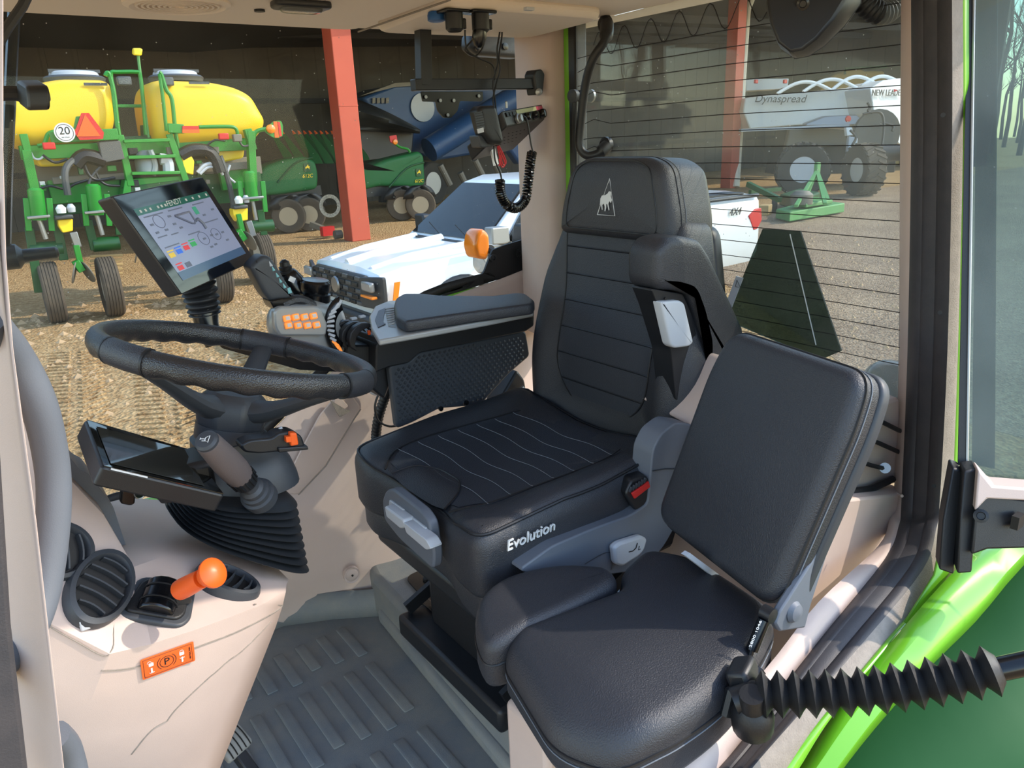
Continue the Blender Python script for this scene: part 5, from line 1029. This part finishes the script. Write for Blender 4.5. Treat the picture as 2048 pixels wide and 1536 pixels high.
MB().box(at(474,276,Y=PY-.2),(.14,.1,.12)).build('valve_block','dirty_steel',pn_,bev=.015)
for x,y in ((248,162),(333,163)): lm=MB().box(at(x,y,Y=PY+.1),(.20,.12,.13)).build('work_lamp','hose_grey',pn_,bev=.02); MB().box(at(x,y,Y=PY+.035),(.17,.02,.10)).build('lamp_lens','lens',lm,bev=.01)
gt([(276,110,PY+.3),(284,175,PY+.3),(297,275,PY+.3)],.022,'cut_green','marker_rod'); MB().ring([[at(268,98,Y=PY+.2),at(286,98,Y=PY+.2),at(284,112,Y=PY+.2),at(267,111,Y=PY+.2)],[p+V((0,.12,.03)) for p in (at(268,98,Y=PY+.2),at(286,98,Y=PY+.2),at(284,112,Y=PY+.2),at(267,111,Y=PY+.2))]]).build('rod_flag','jd_yellow',pn_,bev=.02)
# control box, fans and hoses
MB().prism(rpoly(px([(197,284),(240,281),(250,318),(206,326)],PY-.15),.02),(0,.15,0)).build('control_box',mat('box_grey',(88,88,86),.6),pn_,bev=.01)
for pts,r_,m_ in (([(136,390,PY-.2),(130,345,PY-.2),(145,322,PY-.1),(175,318,PY),(205,322,PY)],.05,'hose_grey'),([(150,330),(170,312),(210,322)],.11,'black_rubber'),([(360,312),(385,300),(415,302),(430,318),(440,345)],.10,'black_rubber'),([(440,312),(452,345),(462,385),(468,420)],.045,'hose_grey'),([(395,345),(410,330),(430,328),(440,345)],.03,'light_grey'),([(400,348),(415,335),(435,335),(446,350)],.025,'light_grey'),([(320,318),(335,322),(338,345)],.09,'light_grey'),([(75,380),(100,372),(130,378),(150,368),(175,360)],.02,'black_plastic'),([(190,340),(200,360),(215,370),(240,372)],.02,'black_plastic'),([(205,330),(190,345),(178,365),(180,385)],.02,'hose_grey'),([(478,280),(486,292),(500,290)],.018,'hose_grey'),([(415,290),(430,280),(450,282)],.016,'black_plastic'),([(85,310),(110,325),(135,318)],.02,'black_plastic'),([(160,300),(175,345),(195,360),(230,355)],.025,'black_plastic'),([(300,300),(310,330),(305,350)],.05,'clear_grey'),([(460,330),(455,350),(470,365)],.02,'light_grey'),([(60,300),(68,316),(80,318),(88,310)],.015,'light_grey')): gt(pts,r_,m_,'hose',PY-.05)
MB().lathe([(.17,0),(.17,.18),(.11,.30),(.05,.34)],at(296,345,Y=PY+.1),(0,0,1),20).build('fan_filter','clear_grey',pn_)
MB().prism(rpoly(px([(362,305),(378,303),(389,322),(387,350),(368,345)],PY-.1),.02),(0,.3,0)).build('yellow_cover','jd_yellow',pn_,bev=.03)
gb((105,362,PY+.2),(250,352,PY+.2),.1,.1,'dirty_steel','shaft'); gb((380,340,PY+.2),(500,330,PY+.2),.1,.12,'dirty_steel','shaft')
for i in range(26): MB().box(at(rs.uniform(70,500),rs.uniform(300,380),Y=PY+rs.uniform(-.1,.25)),(rs.uniform(.04,.14),.08,rs.uniform(.03,.12))).build('fitting',rs.choice(['dirty_steel','jd_green','black_plastic','light_grey','jd_green_dark']),pn_,bev=.008)
# hydraulic cylinders / down force units
def cylu(x,y0,y1,rodx,rody,Y=PY-.3):
    a=at(x,y0,Y=Y); b=at(x+ (y1-y0)*.13,y1,Y=Y); cyo=MB().lathe([(.10,0),(.105,.02),(.105,(a-b).length*.93),(.07,(a-b).length)],b,a-b,20).build('lift_cylinder','jd_green',pn_)
    MB().cyl(b,at(rodx,rody,Y=Y),.035,n=10).build('piston_rod','steel',cyo)
    for s_ in (-1,1): gb((x-18 if s_<0 else x+28,y0+20,Y),(x-12 if s_<0 else x+34,y1+22,Y),.04,.08)
    gb((x-16,y1-4,Y-.12),(x+30,y1-8,Y-.12),.04,.04,'steel','cross_pin')
cylu(70,376,440,92,478); cylu(185,368,430,205,470); cylu(497,342,402,512,440)
for x0,x1,y in ((60,125,500),(185,238,490),(490,545,455)): MB().cyl(at(x0,y,Y=PY-.1),at(x1,y-4,Y=PY-.1),.11,n=16).build('axle_tube','jd_green_dark',pn_)
for a,b in (((58,455),(78,585)),((112,440),(128,520)),((175,440),(190,500)),((235,420),(240,470)),((520,420),(528,470))): gb(a,b,.05,.12,'jd_green_dark','axle_arm',PY-.15)
for a,b in (((100,385),(240,375)),((440,360),(505,352))): gb(a,b,.12,.35,'jd_green',Y=PY+.3)
for x,y in ((130,450),(480,428)):
    c_=at(x,y,Y=PY-.3); MB().prism(rpoly(px([(x-14,y-10),(x+16,y-12),(x+16,y+12),(x-4,y+16),(x-13,y+2)],PY-.35),.02),(0,.22,0)).build('seed_meter','jd_yellow',pn_,bev=.02); MB().box(c_+V((0,-.02,.12)),(.24,.2,.06)).build('meter_lid','hose_grey',pn_,bev=.02)
    MB().lathe([(.06,-.02),(.07,.05),(.03,.10)],c_+V((-.02,-.1,.2)),(0,0,1),12).build('air_coupler','white',pn_); MB().lathe([(.05,-.02),(.06,.05),(.03,.10)],c_+V((.12,-.05,.2)),(0,0,1),12).build('air_coupler','light_grey',pn_)
    gb((x+16,y+14,PY-.3),(x+26,y+44,PY-.3),.1,.1,'steel','seed_tube')
for x,y in ((158,540),(283,500),(482,478)):
    gb((x-6,y-50,PY-.35),(x+2,y-15,PY-.35),.10,.08,name='closing_arm'); gb((x-8,y-18,PY-.4),(x+6,y+2,PY-.4),.16,.10,name='closing_arm')
    for sg in (-1,1):
        c_=at(x+4+sg*13,y+4,Y=PY-.4); MB().lathe([(.17,-.008),(.175,0),(.17,.008)],c_,(1,.25*sg,.35*sg),26).build('closing_disc','dirty_steel',pn_)
for i in range(5): gb((180,513+9*i,PY+.5),(245,510+9*i,PY+.5),.05,.04,'wood','shoe_slat')
for k,(x,y,Yt) in enumerate(((126,645,13.2),(240,632,13.1),(455,605,12.85),(540,562,14.4))):
    p=at(x,y,Z=0); wheel('planter_wheel',(p.x-.04,p.y+.1,.465),(1,-.05,0),.465,.27,.26,'','',parent=pn_,mt='tyre_dusty')
# ---------------------------------------------------------------- corn heads
def cornhead(bx,Y,label,pts,emb,sn,legs,wh):
    t=thing('corn_head',at(wh[0][0],wh[0][1],Y=Y),label,'corn head','corn heads in the shed')
    sh_=MB().pad([(p.x,p.z) for p in rpoly(px(pts,Y),.15,4)],lambda u,v,w:V((u,Y+.8-w,v)),.8,.12,nin=3).build('end_shield','head_green_shade',t,ang=60)
    gt([(emb[0]-60,emb[1]+30,Y-.02),(emb[0]-25,emb[1]-8,Y-.02),(emb[0]+10,emb[1]-20,Y-.02)],.03,'jd_green_dark','shield_groove',par_=sh_)
    c_=at(emb[0],emb[1],Y=Y-.03); MB().prism(rpoly([c_+V((a*.14,0,b*.14)) for a,b in ((-.8,-.9),(.8,-.9),(.8,.9),(-.8,.9))],.05),(0,.02,0)).build('badge','jd_green_dark',sh_)
    MB().prism([c_+V((a*.10,-.01,b*.10)) for a,b in ((-.7,.1),(-.2,.35),(.1,.8),(.3,.8),(.3,.4),(.8,.2),(.5,-.1),(.6,-.6),(.2,-.1),(-.3,-.1),(-.6,-.5))],(0,.01,0)).build('badge_figure','jd_yellow',sh_)
    text('612C',.15,at(emb[0],emb[1]+17,Y=Y-.03),(1,0,0),(0,0,1),'jd_yellow',sh_,ext=.005,shear=.2)
    for i in range(sn[4]):
        a=at(sn[0]+sn[2]*i,sn[1],Y=Y+1.6+.3*i); b=at(sn[0]+sn[2]*i-sn[3],sn[1]+60,Y=Y+.9+.3*i)
        s_=MB().ring([[b+V((q*.36,0,0)) if q else b for q in (-.42,.42)]+[b+V((.12,.2,.3)),b+V((-.12,.2,.3))],[a.lerp(b,-.05)+V((q*.05,0,0)) for q in (-1,1)]+[a+V((.05,.06,.08)),a+V((-.05,.06,.08))]]).build('snout','jd_green_dark',t,bev=.03)
        MB().lathe([(.05,0),(.03,.1),(.01,.14)],a,a-b,8).build('snout_tip','orange',s_)
    for a,b in legs: MB().bar(at(a[0],a[1],Y=Y+.3),at(b[0],b[1],Y=Y+.3),.2,.3).build('frame','black_plastic',t)
    for k,(x,y) in enumerate(wh): p=at(x,y,Z=0); wheel('',(p.x,p.y,.5),(-.45,-.9,0),.5,.30,.27,'','',parent=t,mt='tyre_dusty',rimm='dirty_rim'); MB().ring([[V((p.x+.62*math.cos(a)*.75-dx,p.y-.62*math.cos(a)*.0+.15*dx,.5+.62*math.sin(a))) for a in [R(20+20*i) for i in range(8)]] for dx in (-.18,.18)],False).build('mudguard','black_plastic',t,sol=.03)
    return t
cornhead(0,22.6,'green corn head, colour darkened for shed shade, with pale wheels left of the red post',[(520,350),(530,332),(570,318),(610,312),(632,322),(638,350),(636,378),(600,384),(560,390),(522,392)],(615,335),(545,268,22,-38,8),(((540,395),(640,380)),((560,400),(600,410))),((582,466),(622,462)))
h2=cornhead(0,22.9,'green corn head, colour darkened for shed shade, with pale wheels right of the red post',[(716,318),(735,335),(775,318),(840,302),(849,312),(852,368),(840,376),(760,372),(730,380)],(838,345),(600,268,22,-38,4),(((730,385),(850,372)),((760,395),(820,400))),((806,441),(843,440)))
gt([(820,305,22.9),(815,298,22.9),(800,294,22.9),(790,286,22.9),(788,275,22.9)],.04,'jd_green','lamp_arm',par_=h2); c_=at(787,275,Y=22.9); MB().prism(rpoly(px([(779,272),(793,270),(795,282),(788,288),(781,284)],22.85),.03),(0,.04,0)).build('marker_plate','smv_red',h2); MB().lathe([(.09,0),(.08,.04),(.001,.05)],at(790,284,Y=22.84),(0,-1,0),12).build('amber_lamp','amber',h2)
jk=thing('hitch_tongue',at(640,455,Z=0),'short red-tipped hitch tongue lying in front of the corn head','hitch'); MB().bar(at(622,448,Z=.35),at(668,466,Z=.1),.14).build('bar','dirty_steel',jk); MB().box(at(655,462,Z=.2),(.35,.2,.25)).build('coupler','red',jk); MB().lathe([(.12,-.1),(.12,.1)],at(676,469,Z=.14),(1,0,0),10).build('eye','dirty_steel',jk)
# ---------------------------------------------------------------- blue grain cart, tarp
bc=thing('blue_grain_cart',at(900,400,Y=26),'blue grain cart with a slanting auger deep in the shed','grain cart')
MB().prism(px([(725,195),(790,170),(900,164),(1070,160),(1080,250),(1000,300),(880,320),(800,300)],28.2),(0,2.8,0)).build('tank','blue_paint',bc,bev=.1); MB().cyl(at(858,300,Y=26.8),at(1040,188,Y=26.8),.48,n=20).build('auger','blue_paint',bc); MB().cyl(at(880,290,Y=26.4),at(1030,198,Y=26.4),.06).build('auger_rib','blue_paint',bc)
MB().prism(px([(720,192),(790,166),(900,160),(1070,156),(1070,164),(900,168),(790,174)],28.1),(0,.3,0)).build('tank_rim','dirty_steel',bc)
MB().prism(px([(1020,260),(1060,250),(1070,300),(1040,330),(1020,300)],26.6),(0,.5,0)).build('auger_boot','blue_paint',bc,bev=.1)
MB().lathe([(.55,0),(.55,.03),(.001,.03)],at(845,215,Y=28.15),(0,-1,0),24).build('round_decal','light_grey',bc)
for k in range(4): MB().prism(px([(745+9*k,196),(751+9*k,195),(751+9*k,206),(745+9*k,207)],28.1),(0,.04,0)).build('vent_slot','dirty_steel',bc)
for x in (900,1000): p=at(x,420,Z=0); wheel('',(p.x,27.5,.85),(0.3,-1,0),.85,.5,.45,'','',parent=bc)
for x,y in ((880,330),(920,345),(950,320),(990,330),(1010,345)): MB().cyl(at(x,y,Y=24.8),at(x+20,y+40,Y=24.8),.12,n=10).build('drive_part','dirty_steel',bc)
tp_=thing('tarped_hopper',at(760,400,Y=25),'heap of wrinkled black tarp behind the red post','tarp')
g_=[]
for i in range(13):
    t=i/12; row=[]
    for j in range(9):
        v=j/8; x=690+150*t; top=194+66*t**1.3; bot=258+8*t; row.append(at(x,top+(bot-top)*v,Y=25.9-.9*math.sin(PI*min(1,v*1.2))+.12*math.sin(9*v+7*t)))
    g_.append(row)
MB().grid(g_).build('tarp','tarp_black',tp_,sol=.05); MB().prism(px([(690,250),(830,258),(820,380),(700,390)],26.2),(0,1.2,0)).build('bin','black_plastic',tp_,bev=.1)
# ---------------------------------------------------------------- pickup
tk=thing('pickup_truck',(7,8.3,0),'white pickup truck parked behind the cab','truck')
TX=3.62; TY0=7.3; TY1=9.3; TYc=8.3
sec=[(0.0,.62,.98,.88),(.06,.50,1.06,.94),(.35,.40,1.12,.985),(.9,.38,1.16,1.0),(1.45,.38,1.20,1.0),(1.60,.38,1.22,1.0),(3.0,.38,1.26,1.0),(4.05,.38,1.30,1.0),(4.12,.38,1.46,1.0),(6.5,.42,1.46,1.0),(6.62,.45,1.44,.98)]
rings=[]
for x,z0,z1,w in sec:
    hwid=w; rings.append([V((TX+x,TYc+s_*hwid*k,z)) for s_,k,z in ((-1,.93,z0),(-1,1,z0+.18),(-1,1,z0+(z1-z0)*.62),(-1,.97,z1-.09),(-1,.90,z1-.01),(-1,.4,z1+.035),(1,.4,z1+.035),(1,.90,z1-.01),(1,.97,z1-.09),(1,1,z0+(z1-z0)*.62),(1,1,z0+.18),(1,.93,z0))])
MB().ring(rings).build('body','truck_white',tk,ang=28)
cab=[(1.42,1.19,.93,1.22,.93),(2.28,1.22,.93,1.88,.74),(2.6,1.22,.94,1.955,.76),(3.6,1.22,.94,1.955,.76),(3.95,1.24,.94,1.90,.74),(4.1,1.26,.93,1.34,.92)]
MB().ring([[V((TX+x,TYc-w0,z0)),V((TX+x,TYc-w1,z1)),V((TX+x,TYc+w1,z1)),V((TX+x,TYc+w0,z0))] for x,z0,w0,z1,w1 in cab]).build('cabin','truck_white',tk,bev=.05,seg=3,ang=30)
n0=V((-.62,0,.80)); ws_=[V((TX+1.50,TYc-.86,1.235)),V((TX+1.50,TYc+.86,1.235)),V((TX+2.25,TYc+.68,1.83)),V((TX+2.25,TYc-.68,1.83))]
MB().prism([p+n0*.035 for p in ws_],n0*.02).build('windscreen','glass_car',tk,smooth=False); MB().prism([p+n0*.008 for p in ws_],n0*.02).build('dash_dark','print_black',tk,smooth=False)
for x0,x1,x2,x3 in ((1.72,2.72,2.72,2.30),(2.80,3.55,3.55,2.80)):
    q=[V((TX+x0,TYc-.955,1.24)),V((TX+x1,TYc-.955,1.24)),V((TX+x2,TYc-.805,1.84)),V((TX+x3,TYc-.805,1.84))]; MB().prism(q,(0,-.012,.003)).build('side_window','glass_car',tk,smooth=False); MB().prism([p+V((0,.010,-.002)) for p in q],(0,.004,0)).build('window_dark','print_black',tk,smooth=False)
MB().prism(rpoly(px([(984,456),(1018,453),(1021,484),(1012,488),(986,490)],7.02),.02),(0,.16,0)).build('tow_mirror','silver',tk,bev=.02)
MB().bar(at(1000,484,Y=7.1),V((TX+1.75,TYc-.96,1.22)),.06).build('mirror_arm','truck_trim',tk)
MB().bar(V((TX+1.42,TYc-.86,1.232)),V((TX+1.42,TYc+.86,1.232)),.10,.02).build('cowl','truck_trim',tk)
for y0 in (-.55,.1): MB().tube([V((TX+1.46,TYc+y0,1.262)),V((TX+1.62,TYc+y0+.55,1.39))],.012,6).build('wiper_blade','print_black',tk)
MB().tube([V((TX+.08,TYc,1.09)),V((TX+.6,TYc,1.175)),V((TX+1.4,TYc,1.25))],.06,8).build('hood_bulge','truck_white',tk)
# hood ridge, grille and lamps
for s_ in (-1,1): MB().tube([V((TX+.12,TYc+.55*s_,1.07)),V((TX+.6,TYc+.58*s_,1.165)),V((TX+1.4,TYc+.66*s_,1.235))],.045,8).build('hood_ridge','truck_white',tk)
MB().box((TX-.02,TYc,.86),(.10,1.34,.36)).build('grille_frame','truck_trim',tk,bev=.04)
for i in range(5):
    for j in range(8): MB().box((TX-.075,TYc-.58+.165*j+(.08 if i%2 else 0),.72+.07*i),(.03,.13,.045)).build('grille_cell','print_black' if (i+j)%2 else 'hose_grey',tk,bev=.008)
ob_=MB().lathe([(.10,0),(.09,.02),(.001,.025)],(TX-.09,TYc,.87),(-1,0,0),24).build('grille_badge','steel',tk)
for s_ in (-1,1):
    MB().prism(rpoly([V((TX-.05,TYc+.66*s_,.70)),V((TX-.05,TYc+.66*s_,1.03)),V((TX+.06,TYc+1.01*s_,1.05)),V((TX+.06,TYc+1.01*s_,.68))],.03),(-.05,0,0)).build('headlamp_frame','truck_trim',tk,bev=.01); MB().box((TX-.075,TYc+.82*s_,.94),(.06,.24,.11)).build('headlamp','head_lamp',tk,bev=.02); MB().box((TX-.075,TYc+.82*s_,.83),(.07,.28,.03)).build('amber_bar','amber',tk,bev=.008); MB().prism([V((TX+.10,TYc+1.012*s_,.72)),V((TX+.16,TYc+1.012*s_,.72)),V((TX+.22,TYc+1.012*s_,.98)),V((TX+.15,TYc+1.012*s_,.98))],(0,.01*s_,0)).build('side_marker','amber',tk)
MB().box((TX+.0,TYc,.50),(.22,1.9,.22)).build('bumper','truck_trim',tk,bev=.05)
for x in (1.02,5.15):
    for s_ in (-1,1): wheel('',(TX+x,TYc+.88*s_,.42),(0,1,0),.42,.28,.25,'','',parent=tk); MB().ring([[V((TX+x+r_*math.cos(a),TYc+(1.0)*s_,.42+r_*math.sin(a))) for a in [R(-10+200*i/16) for i in range(17)]] for r_ in (.44,.53)],False).build('wheel_arch','truck_trim',tk,sol=.03)
MB().box((TX+5.3,TYc,1.40),(2.2,1.66,.18)).build('bed_interior','truck_trim',tk); MB().prism(px([(1498,432),(1512,418),(1523,416),(1524,440),(1515,458),(1508,460)],TY0-.01),(0,.05,0)).build('tail_lamp','smv_red',tk,bev=.01)
text('4X4',.16,at(1470,424,Y=TY0-.012),(1,0,0),(0,0,1),'hose_grey',tk,ext=.004,shear=.3); MB().tube([V((TX+4.12,TYc-.98,1.44)),V((TX+6.55,TYc-.98,1.44))],.03,8).build('bed_rail','truck_trim',tk)
for s_ in (-1,1): MB().prism(rpoly([V((TX+1.75,TYc+1.0*s_,1.20)),V((TX+1.75,TYc+1.28*s_,1.18)),V((TX+1.75,TYc+1.30*s_,1.46)),V((TX+1.75,TYc+1.06*s_,1.46))],.04),(.14,0,0)).build('door_mirror','truck_trim',tk,bev=.03)
pk=MB().box(at(622,556,Z=.06),(1.1,.14,.1),M.Rotation(R(25),3,'Z')).build('wood_plank','wood',bev=.01); tag(pk,'short plank lying on the dirt in front of the truck','plank')
# ---------------------------------------------------------------- spreader
sp=thing('spreader_truck',at(1700,390,Z=0),'white dry spreader with hoops and big lugged tyres seen through the rear window','spreader')
DB=V((.55,.83,0))
def sd_(pts,d,dep,name,m,bev=.05): return MB().prism([at(x,y,D=d+((1742-x)/256*1.7 if x<1742 else (x-1742)/60*.9)) for x,y in pts],DB*dep).build(name,m,sp,bev=bev)
sd_([(1486,222),(1490,196),(1560,188),(1742,172),(1746,236),(1712,262),(1600,250),(1500,258)],30,2.4,'hopper','spreader_white'); sd_([(1740,176),(1768,160),(1840,152),(1840,310),(1800,290),(1748,228)],28.4,2.6,'hopper_end','spreader_white')
sd_([(1490,158),(1578,157),(1576,172),(1560,178),(1492,182)],33,1.2,'light_box','white',.03); 
for x in (1512,1570): MB().box(at(x,163,D=32.9),(.22,.1,.16)).build('box_lamp','smv_red',sp,bev=.03)
sd_([(1612,246),(1650,232),(1735,228),(1735,250),(1612,252)],29.6,.4,'lower_panel',"stainless"); sd_([(1482,258),(1700,248),(1700,254),(1482,264)],29.4,.3,'boom','light_grey',.02); sd_([(1590,255),(1700,252),(1800,262),(1790,345),(1560,350),(1575,290)],30.4,1.8,'chassis','print_black'); sd_([(1580,256),(1690,253),(1696,290),(1570,300)],30.2,.3,'mud_shield','dirty_steel')
for i,(x0,x1,yb,h_) in enumerate(((1554,1664,188,34),(1606,1716,184,36),(1664,1760,180,38),(1724,1800,172,26))): MB().tube([at(x0+(x1-x0)*k/12,yb-h_*.62*math.sin(PI*k/12)-(6*k/12),D=30) for k in range(13)],.07,8).build('tarp_hoop','white',sp)
p=at(1738,392,Z=0); wheel('',(p.x,p.y+.3,.9),(.86,-.5,0),.9,.72,.42,'','',parent=sp,lug=True,mt='tyre_dusty')
p=at(1600,392,Z=0); wheel('',(p.x,p.y,.95),(-.75,-.66,0),.95,.66,.46,'','',parent=sp,lug=True,mt='tyre',rimm='light_grey')
sd_([(1692,254),(1704,254),(1708,270),(1694,272)],28.2,.2,'marker_board','white',.02); sd_([(1698,272),(1716,276),(1710,345),(1692,348)],28.2,.2,'hydraulic_leg','light_grey',.03); MB().lathe([(.12,0),(.1,.05),(.001,.06)],at(1696,238,D=28.2),(-.55,-.83,0),14).build('tail_lamp','smv_red',sp)
MB().cyl(at(1728,308,D=27.6),at(1830,304,D=27.6),.30,n=20).build('exhaust_tank','black_plastic',sp)
for pts in (((1735,205),(1740,215),(1736,222),(1744,226)),((1726,228),(1760,225),(1768,250),(1764,290)),((1768,246),(1786,252),(1784,262)),((1700,260),(1712,275),(1704,292),(1716,290))): MB().tube(cat([at(x,y,D=28) for x,y in pts],4),.05,6).build('hose','black_plastic',sp)
MB().lathe([(.9,-.1),(.9,.1)],at(1752,268,D=28.6),(-.55,-.83,0),20).build('spinner_guard','hose_grey',sp)
text('BBI',.5,at(1515,196,D=29.9),_r0,(0,0,1),'hose_grey',sp,ext=.01,shear=.2) if False else text('Dynaspread',.42,at(1560,198,D=30.95),at(1742,180,D=30)-at(1490,180,D=31.67),(0,0,1),'hose_grey',sp,ext=.01,shear=.2)
text('NEW LEADER',.32,at(1776,186,D=28.7),at(1840,180,D=29.87)-at(1742,180,D=28.4),(0,0,1),'hose_grey',sp,ext=.01); MB().prism([at(x,y,D=28.3) for x,y in ((1788,178),(1796,181),(1788,184))],DB*.02).build('red_arrow','smv_red',sp)
MB().tube([at(1724+8*math.cos(a),184+7*math.sin(a),D=29.9) for a in [2*PI*i/16 for i in range(16)]],.035,6,closed=True).build('red_emblem','smv_red',sp)
ty_=thing('yellow_machine',at(1740,350,D=44),'dull yellow machine deep in the shed above the white hopper','machine')
for pts,m_ in (([(1640,170),(1670,148),(1715,134),(1730,142),(1800,142),(1810,200),(1640,205)],'tan_paint'),([(1655,205),(1800,200),(1800,330),(1660,330)],'tan_paint')): MB().prism([at(x,y,D=44) for x,y in pts],DB*2).build('body',m_,ty_,bev=.1)
MB().tube([at(1690,148,D=43.8),at(1690,138,D=43.8),at(1800,132,D=43.8)],.08,6).build('rail','jd_green_dark',ty_)
# ---------------------------------------------------------------- rotary cutter
rc=thing('rotary_cutter',at(1620,425,Z=0),'green rotary mower lying on the gravel behind the pickup','mower')
dk=[at(x,y,Z=.30) for x,y in ((1552,418),(1630,398),(1690,406),(1580,424))]
MB().prism(dk,(0,0,-.26)).build('deck','cut_green',rc,bev=.03); MB().prism([at(x,y,Z=.34) for x,y in ((1585,412),(1625,402),(1665,407),(1612,416))],(0,0,.12)).build('deck_rib','cut_green',rc,bev=.03)
ap_=at(1634,342,D=22.6)
for q in ((1608,404),(1592,412),(1656,400),(1650,408)): MB().bar(ap_+V((0,0,0)),at(q[0],q[1],Z=.45),.09,.07).build('mast_leg','cut_green',rc)
MB().box(ap_,(.2,.12,.5)).build('mast_head','cut_green',rc,bev=.03); MB().lathe([(.3,0),(.3,.25),(.18,.35)],at(1602,408,Z=.42),(0,0,1),16).build('gearbox','dirty_steel',rc)
MB().prism([at(x,y,Z=.45) for x,y in ((1560,388),(1600,376),(1640,384),(1600,398))],(0,0,-.35)).build('side_deck','jd_green_dark',rc,bev=.05); MB().bar(at(1496,368,Z=.9),at(1560,400,Z=.5),.14).build('tail_beam','jd_green_dark',rc); MB().bar(at(1500,384,Z=.5),at(1560,378,Z=.5),.12).build('tail_beam','jd_green_dark',rc)
p=at(1548,424,Z=0); wheel('',(p.x,p.y,.22),(.6,-.8,0),.22,.16,.1,'','',parent=rc,mt='tyre'); bx_=MB().box(at(1530,420,Z=.15),(.5,.3,.3),M.Rotation(.4,3,'Z')).build('wood_block','wood',bev=.02); tag(bx_,'pale wooden block beside the mower wheel','block')
# ---------------------------------------------------------------- bare trees
def tree(p,h,seed,label):
    r_=random.Random(seed); t=thing('bare_tree',p,label,'tree','bare trees behind the yard'); tr=[V(p)+V((r_.uniform(-.15,.15)*k,r_.uniform(-.15,.15)*k,h*k/6)) for k in range(7)]
    MB().tube(tr,[.16*(1-.13*k)*h/12 for k in range(7)],7).build('trunk','bark',t); m_=MB()
    def br(a,d,l,r0,lv):
        P=[a]; q=d.copy()
        for k in range(3): q=(q+V((r_.uniform(-.25,.25),r_.uniform(-.25,.25),r_.uniform(-.05,.3)))).normalized(); P.append(P[-1]+q*l/3)
        m_.tube(P,[r0,r0*.8,r0*.55,r0*.3],4,caps=False)
        if lv>0:
            for k in range(4): br(P[1+k%3],(q+V((r_.uniform(-1,1),r_.uniform(-1,1),r_.uniform(-.1,.9)))).normalized(),l*r_.uniform(.45,.65),r0*.5,lv-1)
    for k in range(13): a=tr[2+k%5] if k<10 else tr[6]; br(a,V((math.cos(k*2.4),math.sin(k*2.4),r_.uniform(.3,1))).normalized(),h*r_.uniform(.13,.2),.045*h/12,2)
    m_.build('branches','bark',t)
rt=random.Random(11)
for i in range(12):
    D_=46+5.5*i; p=at(1955+((i*53)%90)*1.6,300,D=D_); tree((p.x,p.y,0),rt.uniform(12,17),i,'bare winter tree seen through the open door glass')
